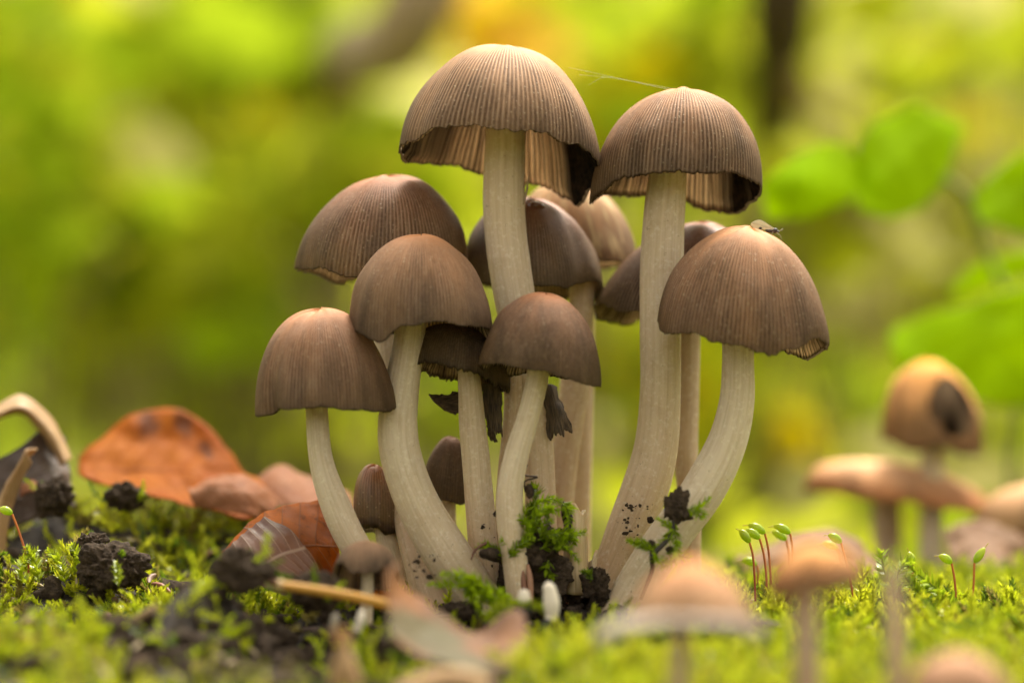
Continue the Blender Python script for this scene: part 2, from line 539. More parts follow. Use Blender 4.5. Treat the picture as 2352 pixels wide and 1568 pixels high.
def make_cap(parent, L, R, A, Y, mat, p=1.85, q=1.9, pitch=0.0, rim=(), folds=(), jag=.012, wav=.03, flare=0.0,
             gills=True, gdark=.3, gdark_keys=(), ng=104, gd=.07, lump=.05, seed=0, hole=None, notch=()):
    """Bell-shaped cap. L, R: rim ends, A: apex (pixels); rim: (angle, lift in px), 0 = right, 90 = away, 180 = left, 270 = near."""
    Lw, Rw, Aw = (np.array(P(*q_, Y)) for q_ in (L, R, A))
    C = (Lw + Rw) / 2
    X = (Rw - Lw)
    a = np.linalg.norm(X) / 2
    X /= 2 * a
    Z = np.array([-X[2], 0, X[0]])
    h = np.dot(Aw - C, Z)
    skew = np.dot(Aw - C, X)
    pr = math.radians(pitch)
    Yv = np.array([0, 1, 0.])
    Z2 = Z * math.cos(pr) + Yv * math.sin(pr)
    Y2 = Yv * math.cos(pr) - Z * math.sin(pr)
    k = cm(1, Y)

    def surf(s, th, off=0.0):
        """s: 0 apex .. 1 rim; off: distance below the skin."""
        al = s * PI / 2
        r = np.sin(al) ** (2 / p)
        z = np.cos(np.minimum(al, PI / 2)) ** (2 / q)
        r = r * (1 + flare * np.clip((s - .8) / .2, 0, 1) ** 2)
        d = np.stack([np.cos(th), np.sin(th), z * 1.3 + 0 * th], -1)
        r = r * (1 + lump * vnoise(d * 1.7 + seed, seed) * np.clip(s * 2, 0, 1))
        z = z + lump * .6 * vnoise(d * 2.3 + seed + 7, seed + 3)
        for fa, fd, fw in folds:
            dd = (np.degrees(th) - fa + 180) % 360 - 180
            r = r * (1 - fd * np.exp(-(dd / fw) ** 2) * np.clip((s - .25) / .75, 0, 1) ** 1.5)
        lift = periodic(rim, th) * k * s ** 2.6
        lift = lift + wav * a * vnoise(np.stack([np.cos(th) * 3.1, np.sin(th) * 3.1, 0 * th + seed], -1), seed + 5) * s ** 4
        jj = vnoise(np.stack([np.cos(th) * 34, np.sin(th) * 34, 0 * th + seed], -1), seed + 8) + .6 * vnoise(np.stack([np.cos(th) * 9, np.sin(th) * 9, 0 * th], -1), seed + 2)
        lift = lift + jag * a * 1.6 * jj * s ** 14
        for na, nd_, nw in notch:
            dd = (np.degrees(th) - na + 180) % 360 - 180
            lift = lift + nd_ * k * np.exp(-(dd / nw) ** 4) * s ** 3
        rr, zz = r * a, z * h
        # move inwards along an approximate normal
        nx, nz = np.sin(al) * h, np.cos(al) * a
        ln_ = np.hypot(nx, nz) + 1e-9
        rr = np.maximum(rr - off * nx / ln_, 0.0)
        zz = zz - off * nz / ln_
        return C + (rr * np.cos(th) + skew * z)[..., None] * X + (rr * np.sin(th))[..., None] * Y2 + (zz + lift)[..., None] * Z2

    nth, nr = 240, 44
    th = np.linspace(0, 2 * PI, nth + 1)
    s = np.concatenate([np.linspace(.004, .9, nr - 8), np.linspace(.9, 1, 9)[1:]])
    S, T = np.meshgrid(s, th, indexing='ij')
    v = surf(S, T)
    th_in = .022 * a
    lip = np.array([1.0, .99, .965])
    SL, TL = np.meshgrid(lip, th, indexing='ij')
    vl = surf(SL, TL, np.array([.35, .8, .9])[:, None] * th_in)
    V = np.concatenate([v, vl], 0)
    U = np.concatenate([np.stack([T / (2 * PI), S], -1), np.stack([TL / (2 * PI), SL * 0 + .999], -1)], 0)
    f = grid_faces(nth + 1, len(s) + 3)
    if hole is not None:                    # bitten hole through the skin
        ha, hs_, hr1, hr2 = hole
        fc = f.mean(1).astype(int)
        uvf = U.reshape(-1, 2)[f].mean(1)
        da = ((uvf[:, 0] * 360 - ha + 180) % 360 - 180) / hr1
        keep = da ** 2 + ((uvf[:, 1] - hs_) / hr2) ** 2 + .55 * vnoise(np.stack([uvf[:, 0] * 40, uvf[:, 1] * 8, 0 * uvf[:, 0]], -1), 4) > 1
        f = f[keep]
    capo = mesh_obj('cap', V, f, mat, parent, U.reshape(-1, 2))
    if gills:
        per = 6
        n2 = ng * per
        t2 = np.linspace(0, 2 * PI, n2 + 1)
        s2 = np.concatenate([[.995, .97], np.linspace(.92, .25, 9)])
        S2, T2 = np.meshgrid(s2, t2, indexing='ij')
        pat = np.array([0, .1, .45, 1.0, .95, .4])[np.arange(n2 + 1) % per]
        env = np.clip((1 - S2) / .09, .2, 1) * np.clip((S2 - .2) / .2, 0, 1)
        jit = 1 + .25 * vnoise(np.stack([np.cos(T2) * 20, np.sin(T2) * 20, S2 * 3], -1), seed)
        T2j = T2 + 1.5 * 2 * PI / n2 * vnoise(np.stack([np.cos(T2) * 30, np.sin(T2) * 30, S2 * 4], -1), seed + 1)
        v2 = surf(S2, T2j, th_in * 1.25 + gd * a * pat[None] * env * jit)
        cream, tan_, ink = np.array([.84, .70, .50]), np.array([.66, .46, .28]), np.array([.010, .008, .007])
        nn = vnoise(np.stack([np.cos(T2) * 3, np.sin(T2) * 3, S2 * 2], -1), seed + 4)
        base = cream + 0 * S2[..., None]
        base = base + (tan_ - base) * np.clip(.35 + .5 * nn, 0, 1)[..., None]
        dk = np.clip(gdark * .6 + .1 + .5 * nn + periodic(gdark_keys, T2), 0, 1)
        edge = np.clip(pat[None] * 2.4 - 1.2, 0, 1) * np.clip(.8 + .5 * vnoise(np.stack([np.cos(T2) * 26, np.sin(T2) * 26, S2 * 2], -1), seed + 6), .2, 1)
        w = np.clip(np.maximum(edge * .97, np.clip(dk * 1.6 - .6, 0, 1)), 0, 1)
        w = np.maximum(w, np.clip((S2 - .975) / .02, 0, 1) * .9)
        colr = base * (1 - w[..., None]) + ink * w[..., None]
        go = mesh_obj('gills', v2, grid_faces(n2 + 1, len(s2)), M_GILL, capo, None, colr.reshape(-1, 3))
        go['kind'] = 'stuff'
    return capo


def make_stem(parent, pts, Y, mat, seed=0, n=30, m=90, name='stem', lumps=.05, extend=0.0):
    """pts: (px, py, half width px[, dY]) from the cap down."""
    arr = []
    for q_ in pts:
        yy = Y + (q_[3] if len(q_) > 3 else 0)
        arr.append([*P(q_[0], q_[1], yy), cm(q_[2], yy)])
    arr = np.array(arr)
    if extend:
        d = arr[-1, :3] - arr[-2, :3]
        d /= np.linalg.norm(d)
        arr = np.vstack([arr, np.append(arr[-1, :3] + d * extend, arr[-1, 3] * .95)])
    c = crom(arr, m)
    v, f = tube_arrays(c[:, :3], c[:, 3], n + 1)
    f = grid_faces(n + 1, m)
    th = np.linspace(0, 2 * PI, n + 1)
    t = np.gradient(c[:, :3], axis=0)
    t /= np.linalg.norm(t, axis=1)[:, None]
    sx = np.cross(t, [0, 1, .01])
    sx /= np.linalg.norm(sx, axis=1)[:, None]
    sy = np.cross(sx, t)
    vv = np.linspace(0, 1, m)
    TH, VV = np.meshgrid(th, vv)
    rr = 1 + lumps * vnoise(np.stack([np.cos(TH) * 1.5, np.sin(TH) * 1.5, VV * 7 + seed], -1), seed) \
        + lumps * .35 * vnoise(np.stack([np.cos(TH) * 6, np.sin(TH) * 6, VV * 10 + seed], -1), seed + 1)
    r = c[:, 3][:, None] * rr
    v = c[:, None, :3] + r[..., None] * (np.cos(TH)[..., None] * sx[:, None] + np.sin(TH)[..., None] * sy[:, None])
    U = np.stack([TH / (2 * PI), VV], -1)
    return mesh_obj(name, v, f, mat, parent, U.reshape(-1, 2))


CREAM, PEACH = (.62, .485, .325), (.58, .385, .225)
STEMS = [stem_material('stem_flesh', CREAM, PEACH, 1.0), stem_material('stem_flesh_pale', (.64, .52, .36), (.57, .42, .26), 4.0),
         stem_material('stem_flesh_peach', (.56, .40, .26), (.50, .32, .18), 8.0)]
BR_T, BR_M, BR_R = (.26, .135, .07), (.185, .105, .058), (.145, .105, .075)
GRP = 'brown bell-capped mushrooms of the cluster'

# (label, L, R, A, Y, cap kwargs, stem pts, stem Y, stem material, colours)
def mushroom(label, L, R, A, Y, cap, stem, sY, smat, cols=None, mk=None, seed=0, group=GRP, extend=.5):
    base = P(stem[-1][0], stem[-1][1], sY + (stem[-1][3] if len(stem[-1]) > 3 else 0))
    t = thing('mushroom', base, label, 'mushroom', group)
    t_, m_, r_ = cols or (BR_T, BR_M, BR_R)
    mat = cap_material('cap_skin', t_, m_, r_, seed=seed * 3.1, **(mk or {}))
    make_cap(t, L, R, A, Y, mat, seed=seed, **cap)
    make_stem(t, stem, sY, STEMS[smat], seed=seed, extend=extend)
    return t


def sc(c, k):
    return tuple(x * k for x in c)


m_big = mushroom('tallest mushroom with the widest pale brown cap and ragged cream and black gills', (914, 350), (1378, 398), (1168, 108), .2,
    dict(p=2.35, q=1.6, pitch=2, rim=[(0, 4), (18, -26), (33, -60), (46, -38), (66, -14), (90, -6), (120, 6), (180, 0), (205, 12), (235, 34), (260, 42), (290, 46), (320, 34), (340, 10)],
         gdark=.12, gdark_keys=[(0, 1.1), (34, 1.0), (50, .45), (64, .1), (75, .0), (168, .35), (176, .8), (200, .3), (300, .3)], folds=[(215, .05, 9), (310, .05, 8), (250, .03, 6), (285, .03, 7)], jag=.013),
    [(1162, 270, 48), (1160, 330, 48), (1157, 430, 49), (1160, 520, 48), (1172, 620, 48), (1190, 730, 46), (1215, 860, 42), (1232, 980, 36), (1240, 1100, 35), (1242, 1230, 38), (1240, 1330, 42)],
    .45, 0, ((.42, .235, .125), (.36, .225, .135), (.23, .17, .12)), dict(lines=.72, grain=.6), seed=1)
mushroom('second tallest mushroom, warm brown cap open at its right to black gills', (1357, 452), (1752, 442), (1568, 203), .3,
    dict(p=2.1, q=2.15, pitch=4, rim=[(0, 0), (40, -22), (65, -15), (90, 16), (140, 24), (180, -14), (205, -2), (235, 24), (255, 18), (275, 12), (300, 22), (335, 14)],
         jag=.014, folds=[(275, .04, 9), (235, .03, 8)], gdark=.3, gdark_keys=[(0, 1.1), (34, .85), (58, .4), (80, .15), (150, 0), (300, .8)]),
    [(1534, 360, 43), (1533, 410, 44), (1526, 500, 47), (1521, 620, 49), (1518, 760, 48), (1517, 900, 47), (1508, 1020, 50), (1482, 1120, 53), (1440, 1220, 50), (1400, 1310, 42)],
    .3, 0, ((.40, .205, .105), (.30, .17, .095), (.20, .145, .10)), dict(lines=.7, grain=.5), seed=2)
m_fly = mushroom('right-hand mushroom with a midge on its cap and a stem bent over to the left', (1514, 740), (1903, 800), (1722, 526), -.9,
    dict(p=2.25, q=1.65, pitch=-7, rim=[(0, -2), (35, -44), (60, -34), (90, -20), (180, 0), (200, -18), (230, -8), (262, -22), (284, -28), (300, -4), (320, 26), (345, 12)],
         gdark=.2, gdark_keys=[(90, .3), (0, .2)], folds=[(322, .05, 10)], jag=.014),
    [(1694, 760, 36), (1696, 830, 37), (1692, 920, 40), (1668, 1020, 45), (1618, 1120, 50), (1545, 1220, 50), (1482, 1310, 47), (1430, 1395, 45)],
    -.8, 1, ((.38, .195, .10), (.275, .155, .085), (.19, .13, .088)), dict(lines=.72, grain=.6), seed=3)
mushroom('dark brown mushroom with a flat rim pointing out left, behind the lower caps', (682, 612), (1075, 588), (890, 406), 1.3,
    dict(p=2.25, q=1.7, pitch=-5, rim=[(180, 0), (150, -14), (122, -50), (95, -26), (225, -6), (255, -28), (285, -30), (0, -10)],
         gdark=.15, folds=[(215, .04, 12)], wav=.015),
    [(880, 700, 30), (886, 800, 27), (900, 900, 30), (915, 1000, 34), (928, 1120, 38, -.3), (962, 1250, 46, -.8), (1010, 1390, 56, -1.2)],
    1.0, 0, ((.25, .105, .058), (.165, .088, .05), (.16, .12, .068)), dict(lines=.6, grain=.4), seed=4)
mushroom('front brown mushroom left of the tallest stem, smooth bell cap over a leaning stem', (800, 735), (1138, 768), (968, 542), -1.0,
    dict(p=2.25, q=1.85, pitch=-1, rim=[(180, 6), (210, -28), (235, -46), (260, -6), (285, 10), (315, 8), (0, 0), (30, -24), (60, -26), (90, -18)],
         folds=[(238, .07, 12), (205, .05, 10)], gdark=.65, jag=.008),
    [(945, 700, 35), (938, 780, 36), (926, 870, 40), (914, 970, 46), (924, 1060, 48), (962, 1160, 50), (1020, 1260, 54), (1080, 1350, 52)],
    -.7, 1, ((.33, .165, .082), (.24, .14, .08), (.18, .13, .09)), dict(lines=.55, grain=.45), seed=5)
mushroom('lowest left mushroom of the tall ones, fluted cap and slim curved stem', (585, 935), (906, 930), (738, 711), -.9,
    dict(p=2.3, q=1.95, pitch=-5, rim=[(180, -8), (205, -14), (235, 2), (270, 4), (300, 4), (335, -12), (0, -10), (90, 0)],
         folds=[(222, .15, 8), (243, -.03, 7), (258, .06, 7), (285, .03, 9)], gdark=.5, jag=.010, wav=.02),
    [(727, 890, 26), (728, 950, 26), (735, 1040, 27), (756, 1120, 32), (792, 1210, 35), (838, 1290, 34)],
    -.9, 1, ((.33, .16, .085), (.235, .13, .075), (.20, .15, .11)), dict(lines=.55, grain=.35), seed=6)
mushroom('small brown mushroom in front of the tallest stem, cap over a pale curved stem', (1104, 838), (1380, 872), (1254, 677), -1.3,
    dict(p=2.25, q=1.85, pitch=-4, rim=[(180, 0), (205, -2), (235, 12), (265, 6), (290, 4), (320, -12), (345, -14), (90, -4), (125, -22), (150, -20)],
         gdark=.5, folds=[(330, .04, 9)]),
    [(1240, 830, 25), (1232, 880, 25), (1212, 960, 26), (1188, 1040, 28), (1172, 1120, 30), (1172, 1200, 31), (1184, 1300, 30)],
    -1.3, 1, ((.27, .13, .072), (.205, .115, .068), (.16, .12, .074)), dict(lines=.78, grain=.4), seed=7)
m_wet = mushroom('glossy wet-topped dark mushroom behind the tallest stem', (1068, 640), (1386, 668), (1218, 455), 1.8,
    dict(p=2.2, q=1.95, pitch=-2, rim=[(290, -6), (312, 10), (330, 20), (0, 0), (30, -22), (270, -6), (200, -4)], gdark=.35, folds=[(318, .05, 10)]),
    [(1340, 640, 30), (1334, 720, 30), (1322, 850, 33), (1310, 950, 33), (1296, 1050, 32), (1285, 1150, 32), (1276, 1260, 34)],
    1.8, 2, ((.22, .075, .032), (.14, .07, .033), (.11, .083, .042)), dict(lines=.6, grain=.35, gloss=.45, spec=.3), seed=8)
_nt = NT('wet_film')
M_WET = _nt.done(principled(_nt, (.13, .045, .02), .08, .6, _nt.bump(_nt.noise(_nt.n('ShaderNodeTexCoord').outputs['Object'], 9, 2), .5, .05)))
mushroom('pale straw-streaked cap at the back between the two tallest mushrooms', (1182, 600), (1470, 612), (1304, 412), 3.2,
    dict(p=2.1, q=1.9, pitch=-2, gdark=.4),
    [(1340, 590, 28), (1338, 700, 28), (1335, 900, 28), (1330, 1120, 28), (1328, 1300, 28)],
    3.2, 2, ((.52, .36, .19), (.30, .19, .10), (.17, .115, .07)), dict(lines=.25, grain=.2, streak=(.62, .46, .24)), seed=9)
mushroom('reddish-topped brown mushroom half hidden behind the second tallest stem', (1370, 700), (1760, 690), (1606, 511), 1.8,
    dict(p=2.05, q=1.4, pitch=-3, rim=[(180, -4), (200, 4), (230, -22), (260, -42), (290, -40), (0, 0), (160, -40), (130, -44), (100, -20)], gdark=.45),
    [(1580, 660, 27), (1582, 760, 27), (1580, 900, 26), (1576, 1040, 27), (1584, 1160, 27), (1582, 1330, 27)],
    1.6, 2, ((.21, .075, .045), (.145, .08, .048), (.115, .085, .058)), dict(lines=.75, grain=.3, gloss=.4), seed=10)
mushroom('blackish mushroom with fringed gills sheltering under the front left cap', (935, 842), (1166, 895), (1062, 748), -.35,
    dict(p=2.3, q=2.8, pitch=7, rim=[(180, 0), (210, 4), (250, 2), (285, 0), (330, -6), (0, -6), (60, -8), (90, 12), (120, 8)],
         gdark=.45, jag=.03, gd=.12),
    [(1075, 840, 26), (1080, 900, 28), (1088, 1000, 31), (1096, 1100, 32), (1106, 1200, 33), (1118, 1345, 33)],
    -.35, 0, ((.05, .032, .024), (.055, .038, .025), (.085, .065, .035)), dict(lines=.4, grain=.3), seed=11)
mushroom('young barrel-shaped mushroom, wet chestnut cap speckled with soil, low at the left', (812, 1212), (918, 1222), (862, 1067), .5,
    dict(p=2.7, q=3.2, pitch=0, rim=[(210, -6), (235, 6), (275, 2), (300, -8), (330, -4)], folds=[(235, .07, 12), (300, .08, 12)], gills=False, jag=.02),
    [(880, 1190, 22), (888, 1240, 24), (908, 1300, 27), (925, 1360, 30)],
    .5, 1, ((.34, .12, .05), (.25, .115, .052), (.055, .035, .022)), dict(lines=.5, grain=.7, gloss=.28, spec=.5, nst=44), seed=12)
mushroom('small dark ribbed mushroom standing low behind the stems', (966, 1128), (1092, 1150), (1040, 1003), 1.2,
    dict(p=2.1, q=1.8, pitch=0, rim=[(200, 10), (235, -14), (270, -10), (300, -12), (330, -4)], gdark=.6, ng=50),
    [(1028, 1120, 22), (1026, 1180, 21), (1030, 1260, 21), (1040, 1330, 22)],
    1.2, 1, ((.15, .075, .045), (.095, .06, .036), (.075, .058, .035)), dict(lines=.55, grain=.3, nst=60), seed=13)
mushroom('tiny front mushroom with a split black underside beside the brown beech leaf', (762, 1330), (918, 1330), (842, 1240), -2.6,
    dict(p=2.0, q=2.1, pitch=17, rim=[(180, 0), (225, 26), (255, -4), (285, -4), (310, 18), (0, 0), (60, -10), (120, -14)], gdark=.75, jag=.04, ng=56),
    [(845, 1290, 14), (844, 1340, 14), (842, 1400, 15)],
    -2.5, 1, ((.26, .155, .088), (.21, .13, .078), (.14, .10, .068)), dict(lines=.3, grain=.3, nst=50), seed=14)

# mushrooms of other clumps, out of focus
GB = 'blurred mushrooms of the neighbouring clumps'
OR_T, OR_M, OR_R = (.68, .35, .095), (.62, .33, .12), (.34, .2, .11)
mushroom('ochre egg-shaped cap with a hole eaten into its side, blurred behind at the right', (2022, 1010), (2252, 1036), (2140, 836), 12.0,
    dict(p=2.0, q=2.6, pitch=0, rim=[(180, 0), (230, -14), (300, -10), (340, -14)], hole=(292, .68, 32, .24), gdark=1.05, lump=.09),
    [(2140, 990, 26), (2140, 1100, 27), (2138, 1250, 28), (2136, 1420, 30)], 12.0, 0, (OR_T, OR_M, OR_R), dict(lines=.12, grain=.1, spec=.06, gloss=.85), seed=15, group=GB)
mushroom('flat pinkish-brown cap on a tan stem, blurred below the ochre cap', (1848, 1122), (2280, 1168), (2030, 1058), 13.0,
    dict(p=2.0, q=2.0, pitch=-1, rim=[(0, -8), (180, -6)], gdark=.2, gd=.08),
    [(2036, 1110, 34), (2036, 1180, 33), (2038, 1280, 34), (2040, 1420, 36)], 13.0, 2, ((.60, .43, .30), (.52, .32, .19), (.42, .18, .07)), dict(lines=.1, grain=.1, spec=.06, gloss=.85), seed=16, group=GB)
mushroom('pale tan cap cut by the right edge, blurred behind the flat cap', (2230, 1220), (2480, 1220), (2370, 1110), 12.0,
    dict(p=1.9, q=2.1, pitch=0, gills=False), [(2362, 1200, 30), (2362, 1300, 30), (2362, 1420, 30)], 12.0, 2,
    ((.50, .33, .22), (.42, .27, .16), (.30, .2, .12)), dict(lines=.1, grain=.1, spec=.06, gloss=.85), seed=17, group=GB)
M_BRIM = tint_material('torn_brim_flesh', .6, .2, .2, 6, .3, .3, (.3, .2, .13))
near_torn = mushroom('blurred near mushroom with a torn whitish brim below its orange-brown crown', (1440, 1420), (1735, 1412), (1590, 1282), -11.5,
    dict(p=1.35, q=1.6, pitch=0, rim=[(180, 0), (225, -14), (270, -16), (315, -14)], gills=False, flare=.05),
    [(1566, 1400, 20), (1563, 1490, 20), (1556, 1600, 22)], -11.5, 2, ((.44, .22, .105), (.34, .19, .11), (.38, .29, .21)), dict(lines=.1, grain=.1, spec=.08, gloss=.8), seed=18, group=GB, extend=1.5)
mushroom('blurred near mushroom with a rounded orange cap on a tall tan stem', (1762, 1372), (1992, 1352), (1862, 1248), -11.0,
    dict(p=1.8, q=1.9, pitch=6, rim=[(270, 16), (310, 22), (180, -6)], gdark=.3),
    [(1848, 1350, 30), (1850, 1450, 29), (1855, 1600, 30)], -11.0, 2, ((.52, .30, .14), (.50, .25, .085), (.24, .14, .08)), dict(lines=.1, grain=.1, spec=.08, gloss=.8), seed=19, group=GB, extend=1.5)
mushroom('blurred pinkish cap rising from the bottom edge near the right corner', (2085, 1600), (2335, 1615), (2205, 1496), -12.5,
    dict(p=1.8, q=1.9, pitch=0, gills=False), [(2206, 1590, 24), (2206, 1680, 24)], -12.5, 2,
    ((.36, .23, .16), (.33, .2, .135), (.26, .16, .11)), dict(lines=.1, grain=.1, spec=.08, gloss=.8), seed=20, group=GB, extend=.8)
t = thing('capless_stem', P(2060, 1640, -11.5), 'blurred bare tan mushroom stem without a cap, near the right bottom', 'mushroom stem', GB)
make_stem(t, [(2046, 1285, 12), (2050, 1340, 20), (2055, 1450, 22), (2060, 1600, 23)], -11.5, STEMS[2], 21, name='stem', extend=1.0)

# ------------------------------------------------------------------ sheets traced by control points (torn caps, dead leaves)


def sheet(name, rows, mat, parent=None, nu=40, nv=24, thick=.012, rough=.02, pleat=0.0, npleat=9, seed=0, col=None, ragged=0.0):
    """rows: list of rows of (px, py, Y); u runs along a row, v across the rows."""
    a = np.array([[tuple(P(*q_)) for q_ in r] for r in rows])
    b = np.stack([crom(r, nu) for r in a])
    v = np.stack([crom(b[:, i], nv) for i in range(nu)], 1)
    u_, v_ = np.meshgrid(np.linspace(0, 1, nu), np.linspace(0, 1, nv))
    du, dv = np.gradient(v, axis=1), np.gradient(v, axis=0)
    n = np.cross(du, dv)
    n /= np.linalg.norm(n, axis=2)[..., None] + 1e-9
    w = rough * fbm(v * 1.8 + seed, seed, 3)
    if pleat:
        d = np.abs(v_ - .5)
        w = w + pleat * np.abs(((u_ * npleat - d * npleat * .45) % 1) - .5) * np.clip(d * 6, 0, 1)
    if ragged:
        jr = ragged * (vnoise(np.stack([v_ * 13, v_ * 0, v_ * 0 + seed], -1), seed) + .7 * vnoise(np.stack([v_ * 31, v_ * 0, v_ * 0 + seed], -1), seed + 1))
        v = v + du / (np.linalg.norm(du, axis=2)[..., None] + 1e-9) * (jr * u_ ** 3)[..., None]
        jl = ragged * .5 * (vnoise(np.stack([u_ * 11, u_ * 0 + seed, v_ * 0], -1), seed + 2))
        v = v + dv / (np.linalg.norm(dv, axis=2)[..., None] + 1e-9) * (jl * (2 * v_ - 1) ** 3)[..., None]
    v = v + n * w[..., None]
    top, bot = v + n * thick / 2, v - n * thick / 2
    N = nu * nv
    f = grid_faces(nu, nv)
    idx = np.arange(N).reshape(nv, nu)
    loop = np.concatenate([idx[0, :], idx[1:, -1], idx[-1, -2::-1], idx[-2:0:-1, 0]])
    l2 = np.roll(loop, -1)
    side = np.stack([loop, loop + N, l2 + N, l2], 1)
    V = np.concatenate([top.reshape(-1, 3), bot.reshape(-1, 3)])
    U = np.stack([u_, v_], -1).reshape(-1, 2)
    return mesh_obj(name, V, [f, f[:, ::-1] + N, side], mat, parent, np.vstack([U, U]), None if col is None else np.broadcast_to(np.array(col), (2 * N, 3)))


for r in ([(1368, 1452, -11.5), (1450, 1420, -11.8), (1570, 1408, -12.1), (1680, 1412, -11.8), (1752, 1440, -11.5)],):
    sheet('torn_brim', [r, [(x_, y_ + 18, z_ - .5) for x_, y_, z_ in r], [(x_, y_ + 36, z_ - .3) for x_, y_, z_ in r]], M_BRIM, near_torn, 30, 12, .06, .05, seed=8, col=(.46, .38, .31))

t = thing('mushroom', P(1178, 1330, .2), 'decayed mushroom behind the middle stems, its cap torn into hanging dark rags', 'mushroom', GRP)
make_stem(t, [(1180, 860, 25), (1178, 950, 22), (1160, 1100, 18), (1150, 1320, 20)], .3, STEMS[2], 31, extend=.4)
mrag = cap_material('ragged_cap_skin', (.09, .06, .036), (.085, .055, .03), (.10, .075, .04), nst=9, lines=.7, grain=.3, seed=5.5)
nt = NT('cap_rag')
tc, u, v = nt.uv()
st = nt.noise(nt.comb(nt.math('MULTIPLY', u, 3), nt.math('MULTIPLY', v, 22)), 1.0, 3, .6)
c = nt.ramp(st, [(.35, (.02, .013, .008)), (.52, (.085, .055, .03)), (.72, (.19, .125, .065))])
M_RAG = nt.done(principled(nt, c, .55, .3, nt.bump(st, .8, .04)))
RAGS = [
    [[(985, 905, -.1), (1020, 905, .05), (1062, 893, .1)], [(1000, 925, -.1), (1030, 922, 0), (1066, 915, .1)], [(1020, 942, 0), (1045, 950, .05), (1066, 952, .1)]],
    [[(1106, 880, .1), (1107, 930, .0), (1116, 985, -.05)], [(1130, 880, .02), (1134, 935, -.1), (1136, 996, -.1)], [(1150, 880, .05), (1152, 930, 0), (1156, 988, 0)]],
    [[(1252, 880, .3), (1254, 940, .2), (1255, 1000, .15)], [(1262, 884, .2), (1275, 940, .05), (1285, 998, 0)], [(1270, 890, .25), (1292, 940, .15), (1315, 990, .1)]],
    [[(1118, 975, .3), (1120, 990, .3), (1122, 1002, .3)], [(1136, 985, .25), (1136, 995, .25), (1138, 1008, .25)]],
]
for k, r in enumerate(RAGS):
    sheet('cap_fragment', r, M_RAG, t, 40, 40, .035, .06, seed=k, ragged=.06)

# torn cream stump and white flake at the foot of the second tallest mushroom
t = thing('stem_stump', P(1320, 1350, -.4), 'broken translucent cream stem stump with a torn top, beside the moss clump', 'stem stump')
nt = NT('stump_flesh')
tc, u, v = nt.uv()
c = nt.ramp(nt.noise(nt.comb(nt.math('MULTIPLY', u, 3), nt.math('MULTIPLY', v, 30)), 1.0, 3), [(.3, (.42, .28, .12)), (.7, (.66, .52, .31))])
M_STUMP = nt.done(principled(nt, c, .4, .4, None, Subsurface_Weight=.3, Subsurface_Radius=(.3, .2, .1), Subsurface_Scale=.3))
sheet('stump_wall', [[(1305, 1195, -.3), (1298, 1260, -.35), (1290, 1360, -.4)], [(1318, 1155, -.55), (1316, 1250, -.65), (1312, 1365, -.7)], [(1332, 1178, -.5), (1334, 1260, -.6), (1336, 1365, -.6)], [(1343, 1170, -.3), (1345, 1250, -.35), (1352, 1360, -.4)]], M_STUMP, t, 30, 24, .05, .02, seed=3)
sheet('stump_wall', [[(1305, 1195, -.3), (1300, 1260, -.3), (1292, 1360, -.3)], [(1325, 1190, -.1), (1322, 1260, -.05), (1320, 1360, 0)], [(1343, 1185, -.28), (1345, 1250, -.3), (1352, 1360, -.35)]], M_STUMP, t, 30, 16, .05, .02, seed=4)
sheet('torn_flake', [[(1352, 1290, -.3), (1350, 1320, -.3), (1352, 1350, -.3)], [(1362, 1282, -.4), (1362, 1315, -.4), (1360, 1352, -.4)], [(1372, 1262, -.3), (1370, 1310, -.3), (1366, 1350, -.3)]], STEMS[1], t, 16, 12, .04, .02, seed=5)

# ------------------------------------------------------------------ dead leaves
GL = 'dead leaves lying on the moss'
ML_OR = dead_leaf_material('leaf_orange', (.34, .075, .004), (.46, .135, .004), (.13, .035, .006), (.30, .07, .006), 1.0, 9, .45, .08, .6, .45, None, [(.34, .14, .07), (.50, .10, .06), (.62, .22, .05), (.75, .5, .05)])
ML_BEECH = dead_leaf_material('leaf_beech', (.26, .065, .012), (.60, .17, .006), (.06, .018, .008), (.36, .15, .06), 3.0, 6, .6, .10, .5, .7)
ML_BEIGE = dead_leaf_material('leaf_beige', (.55, .36, .17), (.42, .24, .10), (.12, .06, .03), (.6, .42, .24), 5.0, 8, .35, .35, .5, .3)
ML_PINK = dead_leaf_material('leaf_mottled', (.15, .085, .055), (.23, .095, .03), (.06, .038, .026), (.22, .14, .085), 7.0, 8, .15, .12, .6, .5, (.085, .095, .045))
ML_TAN = dead_leaf_material('leaf_pinkish', (.34, .15, .075), (.28, .10, .04), (.12, .05, .025), (.38, .21, .12), 9.0, 8, .3, .1, .6, .5)
ML_BROWN = dead_leaf_material('leaf_dull_brown', (.30, .19, .11), (.24, .13, .07), (.09, .05, .03), (.36, .24, .15), 17.0, 8, .2, .1, .6, .5)
ML_UNDER = dead_leaf_material('leaf_underside', (.21, .095, .052), (.13, .05, .027), (.05, .024, .014), (.42, .27, .18), 15.0, 6, .15, .35, .4, .6)
ML_DARK = dead_leaf_material('leaf_dark', (.05, .03, .02), (.10, .06, .04), (.02, .014, .01), (.12, .08, .05), 11.0, 8, .1, .4, .4, .3)


def dead_leaf(label, blade_rows, mat, loc, stalk=None, scol=(.3, .15, .06), extra=(), **kw):
    t = thing('dead_leaf', P(*loc), label, 'leaf', GL)
    sheet('blade', blade_rows, mat, t, **kw)
    for r, m_ in extra:
        sheet('blade', r, m_, t, **kw)
    if stalk:
        c = crom([[*P(a, b, y), cm(w, y)] for a, b, y, w in stalk], 30)
        MB().tube(c[:, :3], c[:, 3], 8, scol).build('midrib', M_PLAIN, t)
    return t


